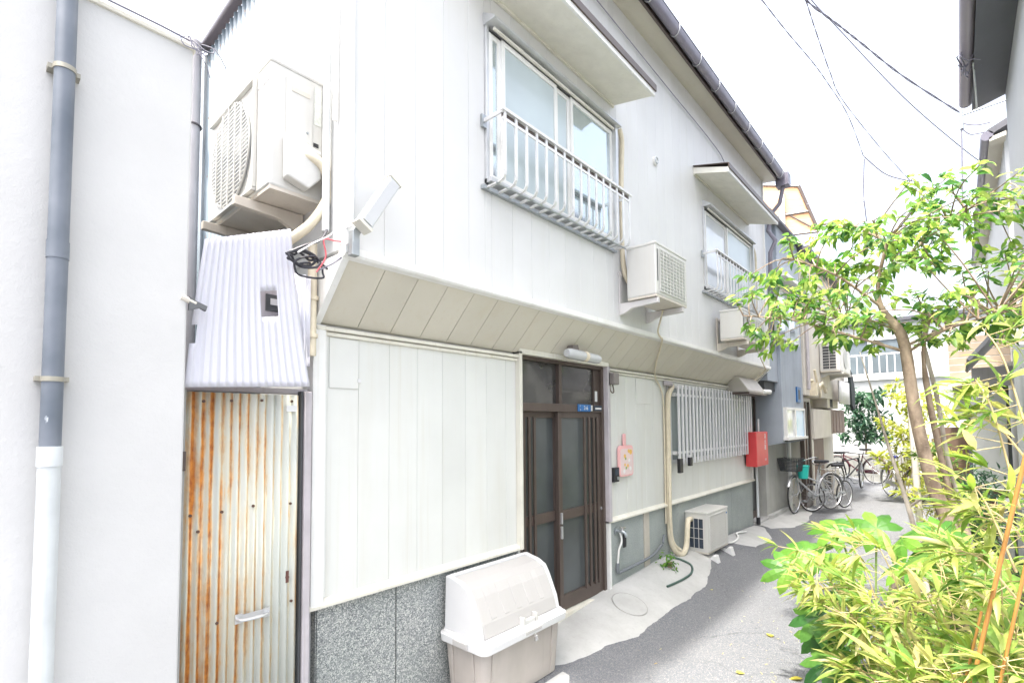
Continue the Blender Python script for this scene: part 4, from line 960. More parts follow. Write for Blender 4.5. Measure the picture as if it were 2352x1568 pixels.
def foliage(root, items, shapes, mats, lim=300, stuff="foliage", nm="leaf"):
    """items: (position, 3x3 rotation, scale). Nearest `lim` are single leaves, the rest one mesh per plant"""
    items.sort(key=lambda q: (q[0]-CAMP).length); off = wloc(root); rr = random.Random(len(items))
    ms = [mesh(nm, s, mats, smooth=True) for s in shapes]
    for p, rot, s in items[:lim]:
        o_ = bpy.data.objects.new(nm, ms[rr.randrange(len(ms))]); COL.objects.link(o_); o_.parent = root
        m4 = rot.to_4x4() @ Matrix.Scale(s, 4); m4.translation = p-off; o_.matrix_local = m4
    rest = items[lim:]
    if rest:
        mb = MB()
        for p, rot, s in rest:
            sh = shapes[rr.randrange(len(shapes))]; mb.add([rot @ (Vector(v)*s)+p for v in sh.v], sh.f)
        tag(part(stuff, mb, mats, root, smooth=True), kind='stuff')
def rv(r, a=1): return Vector((r.uniform(-a, a), r.uniform(-a, a), r.uniform(-a, a)))

# main tree -----------------------------------------------------------
T = thing("young_tree", (4.6, -.04, 0), "slim leafy tree with speckled brown trunk and glossy green leaves in the bed", "tree")
trunk = [(4.6, -.06, -.05), (4.6, -.02, .35), (4.6, .014, .714), (4.6, .10, 1.05), (4.6, .165, 1.30), (4.6, .232, 1.75), (4.6, .27, 2.22), (4.6, .312, 2.38), (4.58, .40, 2.55), (4.55, .40, 2.75), (4.52, .34, 3.0)]
part("trunk", MB().tube(spline(trunk, 4), [.050-.0006*i if i < 28 else max(.012, .034-.003*(i-27)) for i in range(len(spline(trunk, 4)))], 12), bark, T, smooth=True)
part("second_stem", MB().tube(spline([(4.66, -.02, .9), (4.68, .045, 1.05), (4.7, .10, 1.40), (4.7, .15, 1.8), (4.72, .175, 2.2), (4.75, .12, 2.5)], 4), [.022]*6+[.019]*9+[.013]*6, 10), bark, T, smooth=True)
rt = random.Random(21)
poly_c = [(1.38, 2.68), (1.15, 3.02), (.75, 3.30), (.44, 3.29), (.26, 3.28), (.17, 3.42), (.03, 3.45), (-.2, 3.38), (-.38, 3.26), (-.62, 3.1), (-.7, 2.6), (-.62, 2.3), (-.34, 2.3), (-.19, 2.2), (-.01, 2.12), (.31, 2.30), (.50, 2.24), (.75, 2.32), (.88, 2.55), (1.05, 2.42), (1.17, 2.22), (1.26, 2.36)]
def inside(y, z, P_):
    c = False; j = len(P_)-1
    for i in range(len(P_)):
        if (P_[i][1] > z) != (P_[j][1] > z) and y < (P_[j][0]-P_[i][0])*(z-P_[i][1])/(P_[j][1]-P_[i][1])+P_[i][0]: c = not c
        j = i
    return c
anch = []; tries = 0
while len(anch) < 235 and tries < 9000:
    tries += 1; y, z = rt.uniform(-.7, 1.47), rt.uniform(2.1, 3.46)
    if not inside(y, z, poly_c): continue
    dx = rt.gauss(0, .33); k = (4.6+dx)/4.6
    p = Vector((4.6+dx, y*(1+dx*.1), 1.7+(z-1.7)*(1+dx*.12)))
    if all((p-q).length > .08 for q in anch): anch.append(p)
br = MB(); brs = []; items = []
hub = [Vector((4.6, .27, 2.22)), Vector((4.58, .40, 2.55)), Vector((4.53, .36, 2.9)), Vector((4.72, .16, 2.4))]
limbs = [[(4.6, .27, 2.2), (4.5, .6, 2.35), (4.4, .95, 2.5), (4.35, 1.3, 2.58)], [(4.6, .27, 2.24), (4.7, -.05, 2.4), (4.8, -.35, 2.52), (4.8, -.6, 2.7)],
         [(4.58, .4, 2.55), (4.4, .65, 2.8), (4.3, .9, 2.95)], [(4.55, .4, 2.75), (4.7, .15, 3.0), (4.8, -.1, 3.2), (4.85, -.3, 3.28)],
         [(4.6, .3, 2.35), (4.85, .5, 2.5), (5.1, .75, 2.6)], [(4.6, .25, 2.2), (4.4, .05, 2.3), (4.25, -.2, 2.35)], [(4.52, .34, 3.0), (4.5, .5, 3.15), (4.5, .62, 3.22)]]
lp = []
for L in limbs:
    s2 = spline(L, 5); n_ = len(s2); part("branch", MB().tube(s2, [.012-.008*i/n_ for i in range(n_)], 7), bark, T, smooth=True); lp += s2
tw_ = MB()
for a in anch:
    b = min(lp, key=lambda q: (q-a).length+.3*max(0, q.z-a.z)); mid = (a+b)/2+rv(rt, .04)+Vector((0, 0, .03))
    s2 = spline([b, mid, a], 3); tw_.tube(s2, [.006-.0035*i/len(s2) for i in range(len(s2))], 5)
    dirn = (a-b); dirn.z *= .3; dirn = dirn.normalized() if dirn.length > 1e-4 else Vector((1, 0, 0))
    n_ = rt.randint(11, 16)
    for k in range(n_):
        side = 1 if k % 2 else -1; t = k/n_
        c = a+dirn*(.17*(t-.65))+rv(rt, .03)
        d = (dirn*rt.uniform(.2, 1.1)+Vector((-dirn.y, dirn.x, 0))*side*rt.uniform(.3, 1.1)+Vector((0, 0, rt.uniform(-.75, .15)))).normalized()
        items.append((c, orient(d, Vector((rt.uniform(-.35, .35), rt.uniform(-.35, .35), 1)), rt.uniform(-.5, .5)), rt.uniform(.72, 1.15)))
tag(part("twigs", tw_, bark, T), kind='stuff')
foliage(T, items, [leaf_mb(.088, .040, .25, .35), leaf_mb(.076, .038, .35, .6), leaf_mb(.095, .038, .2, .15), leaf_mb(.062, .03, .3, .3)], leaf_tree, stuff="crown")
thin = thing("thin_stem_tree", (4.95, -.08, 0), "thin bare pale stem rising just right of the speckled trunk", "sapling")
part("stem", MB().tube(spline([(5.0, -.14, 0), (4.95, -.06, .6), (4.9, .0, 1.0), (4.9, .075, 1.43), (4.9, .12, 1.9), (4.95, .2, 2.4)]), .014, 8), bark2, thin, smooth=True)
thin2 = thing("leaning_stem_tree", (4.2, .28, 0), "thin pale stem leaning left in front of the parked bicycles", "sapling")
part("stem", MB().tube(spline([(4.6, .12, 0), (4.7, .22, .5), (4.8, .30, 1.0), (5.0, .42, 1.45), (5.1, .5, 1.8), (5.25, .62, 2.3)]), [.016]*12+[.016-.0007*i for i in range(19)], 8), bark2, thin2, smooth=True)
part("side_stem", MB().tube(spline([(4.85, .31, 1.05), (4.8, .2, 1.15), (4.75, .08, 1.25)]), .010, 6), bark2, thin2, smooth=True)

# bamboo --------------------------------------------------------------
bam_shapes = [leaf_mb(.125, .021, .3, .35), leaf_mb(.105, .018, .3, .6), leaf_mb(.14, .022, .2, .2), leaf_mb(.09, .016, .4, .45)]
def bamboo(label, base, stems, lvs, seed, mat=leaf_bam, shapes=bam_shapes, group=None, lim=300, canes=(), name="bamboo_clump", cat="bamboo", dens=1, sc_=1, stemm=None):
    root = thing(name, base, label, cat, group); r = random.Random(seed); items = []; tws = MB()
    for (p0, p1, r0) in canes: part("cane", MB().tube(spline([p0, (Vector(p0)+Vector(p1))/2+rv(r, .01), p1], 6), r0, 10), cane_m, root, smooth=True)
    for (bp, tipp, n) in stems:
        bp, tipp = Vector(bp), Vector(tipp); mid = bp.lerp(tipp, .55)+Vector((0, 0, .18*(tipp-bp).length)); s2 = spline([bp, mid, tipp], 8)
        tws.tube(s2, [.0045-.003*i/len(s2) for i in range(len(s2))], 5)
        for k in range(n):
            t = .15+.85*r.random()**.7; q = s2[min(len(s2)-1, int(t*(len(s2)-1)))]
            a = r.uniform(0, 2*pi); h = Vector((cos(a), sin(a), r.uniform(-.35, .5))).normalized()
            side = q+h*r.uniform(.03, .13); tws.tube([q, side], .0016, 4)
            dout = (tipp-bp).normalized()
            for j in range(r.randint(3, 6)):
                d = (h*.9+rv(r, .8)+dout*.5+Vector((0, 0, -.15))).normalized()
                items.append((side.copy(), orient(d, Vector((r.uniform(-.4, .4), r.uniform(-.4, .4), 1)), r.uniform(-.5, .5)), r.uniform(.7, 1.2)*sc_))
    if tws.v: tag(part("twigs", tws, stemm or twig_m, root), kind='stuff')
    foliage(root, items, shapes, mat, lim=lim, stuff="leaf_mass"); return root
bamboo("yellow green bamboo clump with arching sprays in the right foreground", (3.0, .1, 0),
    [((3.1, .2, .0), (3.1, .70, 1.02), 26), ((3.1, .2, .0), (3.25, .50, 1.12), 24), ((3.0, .1, .0), (3.0, .34, 1.15), 24), ((3.0, .1, .1), (2.7, .45, .85), 28), ((2.9, .1, .1), (2.75, .32, .95), 26),
     ((2.9, .05, .0), (2.6, .12, 1.02), 26), ((2.9, .0, .0), (2.55, .0, .88), 28), ((2.8, .1, .0), (2.45, .2, .68), 26), ((3.0, -.1, 0), (2.8, -.1, 1.12), 26), ((3.0, .0, 0), (3.2, .1, 1.05), 26),
     ((2.9, .05, 0), (2.5, .08, .75), 24), ((2.7, 0, 0), (2.35, .0, .72), 24), ((3.1, .2, 0), (2.95, .48, .78), 24), ((3.0, .2, 0), (2.75, .38, .60), 22), ((2.8, -.1, 0), (2.5, -.12, .98), 24), ((2.8, -.1, 0), (2.4, -.1, .72), 22),
     ((2.8, -.1, 0), (2.9, .1, .5), 24), ((2.8, -.1, 0), (2.6, .15, .45), 24), ((3.2, -.1, 0), (3.3, -.05, .85), 24), ((3.2, .1, 0), (3.3, .3, .75), 22), ((2.6, 0, 0), (2.3, .06, .86), 26), ((2.6, -.1, 0), (2.25, -.08, .95), 26), ((2.6, -.1, .3), (2.2, -.03, .8), 26), ((3.3, 0, 0), (3.5, -.12, 1.3), 24), ((3.3, .1, 0), (3.45, .1, 1.15), 24), ((3.2, .3, 0), (3.3, .75, .85), 22), ((3.0, .2, 0), (2.9, .62, .95), 24), ((2.7, .1, 0), (2.35, .18, .78), 24)], None, 5)
bamboo("tall bamboo with orange canes and pale leaf sprays at the right edge", (2.35, .1, 0),
    [((2.35, -.12, 1.2), (2.4, .00, 1.5), 12), ((2.4, -.15, 1.3), (2.5, -.02, 1.38), 10), ((2.4, -.14, 1.4), (2.5, -.05, 1.85), 12), ((2.5, -.2, 1.5), (2.6, -.08, 2.05), 12), ((2.5, -.2, 1.5), (2.6, -.03, 1.72), 10), ((2.4, -.12, 1.1), (2.5, .02, 1.22), 10)],
    None, 8, canes=[((2.3, .16, 0), (2.3, -.2, 1.8), .0062), ((2.3, .12, 0), (2.3, -.19, 1.5), .005), ((2.35, .2, 0), (2.36, -.03, 1.05), .004)])
# fatsia --------------------------------------------------------------
def fatsia(label, base, lvs, seed, mat):
    root = thing("fatsia_plant", base, label, "broadleaf shrub", "glossy lobed fatsia plants in the bed"); r = random.Random(seed)
    shapes = [mesh("leaf", fatsia_mb(1, 8), mat), mesh("leaf", fatsia_mb(1, 7), mat)]
    for (p, d, s) in lvs:
        p = Vector(p); o_ = bpy.data.objects.new("leaf", shapes[r.randrange(2)]); COL.objects.link(o_); o_.parent = root
        m4 = orient(d, Vector((-.75+r.uniform(-.3, .3), r.uniform(-.3, .3), .8)), r.uniform(-.25, .25)).to_4x4() @ Matrix.Scale(s, 4); m4.translation = p-Vector(base); o_.matrix_local = m4
        b = Vector(base)+Vector((0, 0, .05)); part("leaf_stalk", MB().tube(spline([b, (b+p)/2+Vector((0, 0, .12)), p], 5), .006, 6), paint_stalk, root, smooth=True)
paint_stalk = paint("green_stalk", (.2, .28, .08, 1), .5)
fatsia("bright lobed fatsia spreading behind the bamboo in the sun", (3.9, .45, 0),
    [((3.75, .78, .86), (-.4, 1, -.25), .19), ((3.6, .86, .76), (-.6, 1, -.5), .18), ((3.9, .62, 1.0), (.0, 1, -.1), .2), ((3.95, .42, 1.02), (.1, .4, .1), .2), ((3.8, .28, 1.0), (-.3, -.2, .1), .2), ((3.7, .12, .98), (-.3, -1, -.1), .22),
     ((3.95, .1, 1.0), (.3, -.6, -.1), .2), ((3.5, .22, .92), (-.8, .0, -.2), .2), ((3.6, .55, .86), (-.6, .5, -.3), .18), ((4.0, .75, .8), (.2, 1, -.4), .18), ((3.6, -.02, .9), (-.3, -1, -.3), .22)], 3, leaf_fat2)
fatsia("dark glossy fatsia leaves hanging over the asphalt left of the bamboo", (3.1, .42, 0),
    [((3.12, .60, .66), (-.5, .8, -.5), .17), ((3.02, .52, .48), (-.7, .4, -.45), .19), ((3.25, .62, .52), (-.2, 1, -.5), .16), ((2.95, .44, .36), (-.6, .3, -.4), .16), ((3.3, .5, .78), (0, .8, -.4), .15), ((3.4, .55, .35), (.2, 1, -.4), .15), ((2.9, .2, .4), (-.7, .2, -.4), .16)], 4, leaf_fat)
# other plants down the alley -----------------------------------------
small = [leaf_mb(.09, .028, .3, .3), leaf_mb(.07, .022, .3, .3)]
bamboo("feathery mid green nandina at the foot of the tree", (5.6, .15, 0),
    [((5.6+.1*k, .15-.05*(k % 4), 0), (5.5+.28*k-.3, .35-.11*(k % 6), .55+.18*((k*5) % 6)), 18) for k in range(9)], None, 11, leaf_md, small, name="nandina_shrub", cat="shrub", lim=120)
bamboo("loose yellow green shrub beyond the tree beside the parked bicycles", (9.0, .3, 0),
    [((9.0+.1*k, .25, 0), (8.9+.2*(k % 4), .62-.13*(k % 6), .7+.2*((k*3) % 6)), 16) for k in range(10)], None, 12, leaf_yl, [leaf_mb(.12, .03, .3, .3), leaf_mb(.1, .025, .3, .3)], name="yellow_shrub", cat="shrub", lim=60)
bamboo("pale yellow bushy shrub in front of the far white wall", (13.2, .9, 0),
    [((13.2, .9, 0), (13.0+.3*(k % 3), 1.35-.16*(k % 7), 1.0+.25*((k*3) % 7)), 18) for k in range(14)], None, 13, leaf_yl, [leaf_mb(.16, .045, .3, .3), leaf_mb(.13, .04, .3, .3)], name="yellow_shrub", cat="shrub", lim=40)
def bush(name, label, c, rad_, n, seed, mat, shapes, cat="shrub", tz=.0):
    root = thing(name, (c[0], c[1], 0), label, cat); r = random.Random(seed); items = []
    part("stem", MB().tube([(c[0], c[1], 0), (c[0]+.03, c[1], c[2])], .03, 7), bark, root, smooth=True)
    cl = [Vector(c)+Vector((r.gauss(0, .5)*rad_[0], r.gauss(0, .5)*rad_[1], r.uniform(-1, 1)*rad_[2])) for _ in range(n//9)]
    for _ in range(n):
        q = r.choice(cl); d = (rv(r)+Vector((0, 0, .1))).normalized(); items.append((q+rv(r, .07), orient(d, Vector((r.uniform(-.6, .6), r.uniform(-.6, .6), 1))), r.uniform(.7, 1.2)))
    foliage(root, items, shapes, mat, lim=40); return root
bush("loquat_bush", "dark green large leaved bush against the far white wall", (18.6, 2.15, 1.85), (.5, .62, .75), 1300, 31, leaf_dk, [leaf_mb(.24, .07, .3, .4), leaf_mb(.2, .06, .3, .2)])
bush("low_shrub", "low mid green shrub at the right side of the alley under the siding", (7.2, -.05, .5), (.7, .15, .5), 900, 32, leaf_md, [leaf_mb(.09, .03, .3, .3)])
bush("low_shrub", "dense dark small leaved shrub right of the tree trunk", (5.7, -.12, .7), (.25, .14, .6), 800, 33, leaf_dk, [leaf_mb(.06, .014, .3, .3), leaf_mb(.07, .016, .3, .3)])
bush("yellow_hedge", "tall light green bush behind the tree trunk at the alley end", (14.5, .45, 1.3), (.5, .5, 1.1), 1000, 34, leaf_yl, [leaf_mb(.15, .045, .3, .3), leaf_mb(.12, .04, .3, .3)])
wd = bush("weed", "small bright green weed at the foot of the wall by the hose", (4.98, 2.30, .27), (.03, .05, .05), 90, 35, leaf_fat2, [leaf_mb(.05, .02, .3, .3)], cat="weed")
# low ground cover in the bed
gcv = MB(); r = random.Random(77); sh = leaf_mb(.07, .02, .3, .4)
for _ in range(2600):
    x = r.uniform(2.0, 9); y = r.uniform(-.4, .5+.08*sin(x*2)); p = Vector((x, y, bedh(x, y)+.01))
    rot = orient(Vector((r.uniform(-1, 1), r.uniform(-1, 1), r.uniform(.2, 1.3))), Vector((0, 0, 1))); s_k = r.uniform(.5, 1.4); gcv.add([rot @ (Vector(v)*s_k)+p for v in sh.v], sh.f)
tag(part("ground_cover", gcv, leaf_md, smooth=True), "low green ground cover in the planting bed", "ground cover", None, 'stuff')
for k, (x, y, s_k, lb) in enumerate(((4.37, 1.18, 1.25, "yellow fallen leaf alone on the asphalt left of the dark fatsia"), (3.80, .84, 1.2, "yellow fallen leaf at the bottom edge left of the fatsia shadow"), (4.06, .55, 1.1, "fallen leaf half under the bamboo"),
                                     (3.60, 1.2, .9, "pale fallen leaf lowest in the middle of the asphalt"), (5.1, 1.9, .7, "small pale leaf on the asphalt near the concrete edge"))):
    t = bpy.data.objects.new("fallen_leaf", mesh("fallen_leaf", leaf_mb(.07, .045, .15, .1), leaf_fallen, smooth=True)); COL.objects.link(t)
    t.location = (x, y, gz(x, y)+.012); t.rotation_euler = (.1, .05, k*1.7+.4); t.scale = (s_k,)*3; tag(t, lb, "fallen leaf", "fallen leaves on the asphalt")

lit = MB(); r = random.Random(4)
for _ in range(260):
    x = r.uniform(2.4, 8); y = .72+abs(r.gauss(0, .45)); 
    if y > 2.3: continue
    p = Vector((x, y, gz(x, y)+.008)); rot = orient(Vector((r.uniform(-1, 1), r.uniform(-1, 1), r.uniform(-.1, .1))), Vector((r.uniform(-.3, .3), r.uniform(-.3, .3), 1))); k_ = r.uniform(.15, .5)
    lit.add([rot @ (Vector(v)*k_)+p for v in sh.v], sh.f)
tag(part("leaf_litter", lit, leafm("dry_leaf_litter", [(.3, .22, .1, 1), (.5, .42, .2, 1), (.45, .45, .2, 1)], .2, .6), smooth=True), "scattered small dry leaves and bits on the asphalt beside the plants", "leaf litter", None, 'stuff')
# ------------------------------------------------------------------ bicycles
def bicycle(loc, rz, label, frame, fend, basket=False, r=.33, wb=1.05, steer=0, tilt=0, seatm=None, mtb=False, guard=True):
    b = thing("bicycle", loc, label, "bicycle", "bicycles parked along the alley", rz)
    b.rotation_euler = (tilt, 0, rz)
    P = lambda n, mb, m, par=None, **k: part(n, mb, m, par or b, world=False, **k)
    rx, fx = -wb/2, wb/2; hz = r+.01
    st_ = Matrix.Rotation(steer, 4, 'Z'); hc = Vector((fx-.12, 0, 0))
    def sv(mb):      # turn the steering group
        m_ = Matrix.Translation(hc) @ st_ @ Matrix.Translation(-hc); mb.v = [tuple(m_ @ Vector(v)) for v in mb.v]; return mb
    for x, is_f in ((rx, 0), (fx, 1)):
        rim = MB().torus((x, 0, hz), (0, 1, 0), r-.028, .010, 36, 6); ty = MB().torus((x, 0, hz), (0, 1, 0), r-.012, .018 if mtb else .014, 36, 8)
        sp = MB()
        for k in range(20):
            a = 2*pi*k/20; s_ = .018*(1 if k % 2 else -1); sp.tube([(x, s_, hz), (x+(r-.03)*cos(a), 0, hz+(r-.03)*sin(a))], .0016, 4)
        sp.tube([(x, -.045, hz), (x, .045, hz)], .018, 8)
        if is_f: sv(rim); sv(ty); sv(sp)
        wh_ = P("wheel", ty, rubber, smooth=True); P("rim", rim, chrome, wh_, smooth=True); P("spokes", sp, chrome, wh_)
    sk = hz+.02; bb = Vector((-.08, 0, r-.04)); seat = Vector((-.20, 0, r+.42)); head = Vector((fx-.18, 0, r+.42)); headb = Vector((fx-.14, 0, r+.28))
    fr = MB().tube([bb, seat], .015, 8).tube([bb, headb], .017, 8).tube([(rx, .03, hz), bb], .009, 6).tube([(rx, -.03, hz), bb], .009, 6).tube([(rx, .03, hz), seat-Vector((0, 0, .05))], .008, 6).tube([(rx, -.03, hz), seat-Vector((0, 0, .05))], .008, 6).tube([headb, head], .02, 8)
    fr.tube([seat-Vector((0, 0, .06)), head] if mtb else [bb.lerp(seat, .55), head-Vector((0, 0, .05))], .015, 8)
    P("frame", fr, frame, smooth=True)
    fk = MB().tube([head+Vector((-.01, 0, .04)), headb, (fx-.09, .04, r+.05), (fx, .04, hz)], .010, 7).tube([headb, (fx-.09, -.04, r+.05), (fx, -.04, hz)], .010, 7)
    P("fork", sv(fk), fend if not mtb else silver_b, smooth=True)
    hbz = r+.62 if not mtb else r+.55; hx = head.x-.02
    hb = MB().tube([head, (hx, 0, hbz-.04)], .012, 8)
    if mtb: hb.tube([(hx, -.3, hbz), (hx+.03, 0, hbz-.03), (hx, .3, hbz)], .011, 8)
    else: hb.tube(spline([(hx-.22, -.27, hbz+.03), (hx-.08, -.26, hbz+.045), (hx+.06, -.13, hbz), (hx+.03, 0, hbz-.04), (hx+.06, .13, hbz), (hx-.08, .26, hbz+.045), (hx-.22, .27, hbz+.03)], 4), .010, 7)
    P("handlebar", sv(hb), chrome if not mtb else black_m, smooth=True)
    gp_ = MB()
    for s_ in (-1, 1): gp_.tube([(hx-.22, s_*.27, hbz+.03), (hx-.1, s_*.265, hbz+.042)] if not mtb else [(hx, s_*.19, hbz), (hx, s_*.31, hbz)], .016, 8)
    P("grips", sv(gp_), black_m, smooth=True)
    sa = seat+Vector((-.04, 0, .14)); P("seat_post", MB().tube([seat, sa-Vector((0, 0, .02))], .011, 8), chrome)
    P("saddle", MB().prism([(-.15+sa.x, -.085), (sa.x+.0, -.07), (sa.x+.13, -.02), (sa.x+.13, .02), (sa.x, .07), (-.15+sa.x, .085), (-.18+sa.x, 0)], 'Z', sa.z-.02, sa.z+.03), seatm or black_m, bevel=.015)
    if guard:
        def mg(x, a0, a1):
            mb = MB(); n_ = 16; vs = []
            for i in range(n_+1):
                a = a0+(a1-a0)*i/n_; c_ = Vector((x+(r+.018)*cos(a), 0, hz+(r+.018)*sin(a))); vs += [c_+Vector((0, -.026, 0)), c_+Vector((0, 0, 0))+Vector((cos(a), 0, sin(a)))*.01, c_+Vector((0, .026, 0))]
            fs = []
            for i in range(n_): q_ = i*3; fs += [(q_, q_+3, q_+4, q_+1), (q_+1, q_+4, q_+5, q_+2)]
            return mb.add(vs, fs)
        P("mudguard", mg(rx, .2, pi*1.05), fend, smooth=True); P("mudguard", sv(mg(fx, .5, pi*.95)), fend, smooth=True)
        P("chain_guard", MB().prism(rounded(rx-.05, bb.x+.12, r-.07, r+.03, .045), 'Y', -.055, -.04), fend if frame == maroon else frame)
        P("carrier", MB().tube([(rx-.18, -.05, 2*r+.09), (rx+.22, -.05, 2*r+.09)], .006, 6).tube([(rx-.18, .05, 2*r+.09), (rx+.22, .05, 2*r+.09)], .006, 6)
          .tube([(rx-.18, -.05, 2*r+.09), (rx-.18, .05, 2*r+.09)], .006, 6).tube([(rx, -.05, 2*r+.09), (rx, -.045, hz)], .005, 6).tube([(rx, .05, 2*r+.09), (rx, .045, hz)], .005, 6), chrome)
    P("crank", MB().tube([bb+Vector((0, -.07, 0)), bb+Vector((0, .07, 0))], .012, 8).tube([bb+Vector((0, -.07, 0)), bb+Vector((.12, -.07, -.11))], .008, 6).tube([bb+Vector((0, .07, 0)), bb+Vector((-.12, .07, .11))], .008, 6)
      .torus(bb+Vector((0, -.04, 0)), (0, 1, 0), .085, .006, 20, 5).box(bb.x+.08, bb.x+.17, -.15, -.075, bb.z-.125, bb.z-.10).box(bb.x-.17, bb.x-.08, .075, .15, bb.z+.10, bb.z+.125), steel)
    P("kickstand", MB().tube([(rx+.03, .05, hz), (rx-.02, .12, .01)], .007, 6), chrome)
    if basket:
        bk = MB(); bx0, bx1, bz0, bz1 = fx-.02, fx+.27, r*2+.11, r*2+.33
        for z in [bz0+(bz1-bz0)*i/9 for i in range(10)]:
            k = (z-bz0)/(bz1-bz0); e = .035*(1-k)
            bk.tube([(bx0+e*.3, -.17+e, z), (bx1-e, -.17+e, z), (bx1-e, .17-e, z), (bx0+e*.3, .17-e, z), (bx0+e*.3, -.17+e, z)], .0035, 4)
        for i in range(13):
            t = i/12
            for (A, Bq) in ((((bx0+.01+(bx1-bx0-.045)*t, -.135), (bx0+(bx1-bx0)*t, -.17))), (((bx0+.01+(bx1-bx0-.045)*t, .135), (bx0+(bx1-bx0)*t, .17))), (((bx1-.035, -.135+.27*t), (bx1, -.17+.34*t))), (((bx0+.01, -.135+.27*t), (bx0, -.17+.34*t)))):
                bk.tube([(A[0], A[1], bz0), (Bq[0], Bq[1], bz1)], .003, 4)
        bk.box(bx0+.01, bx1-.035, -.135, .135, bz0-.003, bz0+.003)
        P("basket", sv(bk), paint("dark_grey_basket", (.06, .065, .075, 1), .5))
    return b
def heading(a, c): return math.atan2(c[1]-a[1], c[0]-a[0])
# first: large silver bike, basket towards the camera
bicycle((10.45, 2.05, .07), heading((10.95, 1.83), (10.02, 2.27)), "silver bicycle with black basket nearest the grey house", silver_b, silver_b, True, .33, 1.02, .35)
bicycle((10.95, 1.86, .05), heading((11.5, 1.66), (10.4, 2.08)), "small silver bicycle leaning beside the basket bicycle", silver_b, silver_b, False, .26, .95, -.35, mtb=False, guard=False)
bicycle((14.4, 2.02, .06), heading((14.05, 2.25), (14.85, 1.82)), "dark mountain bicycle with black wheels beside the ground unit", black_m, maroon, False, .33, 1.0, .5, mtb=True, guard=False)
bicycle((16.6, 2.16, .03), heading((16.38, 1.74), (16.9, 2.65)), "maroon city bicycle seen side on at the end wall", maroon, maroon, False, .34, 1.05, 0)
bicycle((13.6, .98, .02), heading((14.0, 1.2), (13.2, .75)), "bicycle with royal blue saddle cover behind the tree trunk", maroon, silver_b, False, .33, 1.0, .2, seatm=royal_m)
bk_ = thing("turquoise_bucket", (10.1, 2.1, .75), "turquoise plastic bucket on the basket bicycle", "bucket")
part("pail", MB().tube([(10.08, 2.10, .70), (10.08, 2.10, .92)], [.075, .10], 20), teal_m, bk_, smooth=True)
part("pail_rim", MB().torus((10.08, 2.10, .92), (0, 0, 1), .10, .010, 24, 6), teal_m, bk_, smooth=True)

# ------------------------------------------------------------------ second house (blue grey render)
G = thing("grey_house", (9, 2.42, 0), "blue grey rendered house with jutting bay beyond the white house", "house")
part("lower_wall", MB().box(9.05, 10.75, 2.43, 9, -.1, 1.40), grey_r2, G)
part("wall", MB().box(8.46, 8.62, 2.56, 9, -.1, 5).box(8.62, 9.05, 2.62, 9, -.1, 5).box(9.05, 10.55, 2.15, 9, 1.36, 4.98).box(8.46, 9.05, 2.2, 9, 2.35, 5.0), grey_r, G, bevel=.004)
part("bay_underside", MB().prism([(2.15, 1.36), (2.43, 1.30), (2.43, 1.359)], 'X', 9.05, 10.55), grey_r, G)
part("kerb", B(9.05, 10.7, 2.36, 2.43, 0, gz(10, 2.4)+.06), concrete_m, G, bevel=.01)
dr = part("side_door", MB().box(8.63, 8.68, 2.56, 2.62, .12, 2.2).box(9.0, 9.05, 2.56, 2.62, .12, 2.2).box(8.68, 9.0, 2.56, 2.62, 2.1, 2.2).box(8.68, 9.0, 2.56, 2.62, .12, .25).box(8.68, 9.0, 2.56, 2.62, 1.1, 1.16), brown_m, G)
part("door_pane", B(8.68, 9.0, 2.585, 2.595, .25, 1.1), darkg, dr); part("door_pane", B(8.68, 9.0, 2.585, 2.595, 1.16, 2.1), darkg, dr)
part("door_step", B(8.5, 9.1, 2.4, 2.62, 0, .14), concrete_m, G, bevel=.01)
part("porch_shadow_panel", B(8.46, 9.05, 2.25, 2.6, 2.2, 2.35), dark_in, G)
bw = part("bay_window", MB().box(9.10, 9.15, 2.10, 2.15, 1.44, 1.94).box(10.38, 10.43, 2.10, 2.15, 1.44, 1.94).box(9.15, 10.38, 2.10, 2.15, 1.90, 1.94).box(9.07, 10.46, 2.07, 2.15, 1.40, 1.44).box(9.68, 9.74, 2.10, 2.15, 1.44, 1.90), white_trim, G)
part("pane", B(9.15, 9.68, 2.125, 2.13, 1.44, 1.90), winw, bw, label="greenish pane"); part("pane", B(9.74, 10.38, 2.12, 2.125, 1.44, 1.90), blueg, bw, label="light blue pane")
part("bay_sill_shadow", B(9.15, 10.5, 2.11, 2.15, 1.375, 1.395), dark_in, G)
part("upper_hood", MB().prism([(1.92, 3.98), (2.15, 4.02), (2.15, 4.08), (1.92, 4.04)], 'X', 8.62, 10.3), white_trim, G)
uw = part("upper_window", MB().box(8.75, 8.80, 2.09, 2.15, 3.05, 3.9).box(10.1, 10.15, 2.09, 2.15, 3.05, 3.9).box(8.8, 10.1, 2.09, 2.15, 3.86, 3.9).box(8.8, 10.1, 2.09, 2.15, 3.05, 3.1).box(9.42, 9.47, 2.09, 2.15, 3.1, 3.86), alu, G)
part("pane", B(8.8, 9.42, 2.12, 2.125, 3.1, 3.86), clearg, uw); part("pane", B(9.47, 10.1, 2.12, 2.125, 3.1, 3.86), clearg, uw)
part("roof_edge", MB().box(8.4, 10.65, 2.06, 2.6, 4.985, 5.03), tile_m, G)
bs = thing("blue_plate", (10.2, 2.13, 2.2), "narrow vertical blue plate on the grey house above its bay window", "sign")
part("plate", B(10.0, 10.28, 2.125, 2.148, 2.05, 2.32), blue_m, bs); part("plate_centre", B(10.07, 10.21, 2.122, 2.1248, 2.1, 2.27), navy_in, bs)
pp = thing("drain_pipe", (10.9, 2.1, 0), "white drain pipe below the bay of the grey house", "pipe")
part("pipe", MB().tube([(10.25, 2.35, .1), (10.25, 2.35, 1.36)], .035, 12), white_trim, pp, smooth=True)
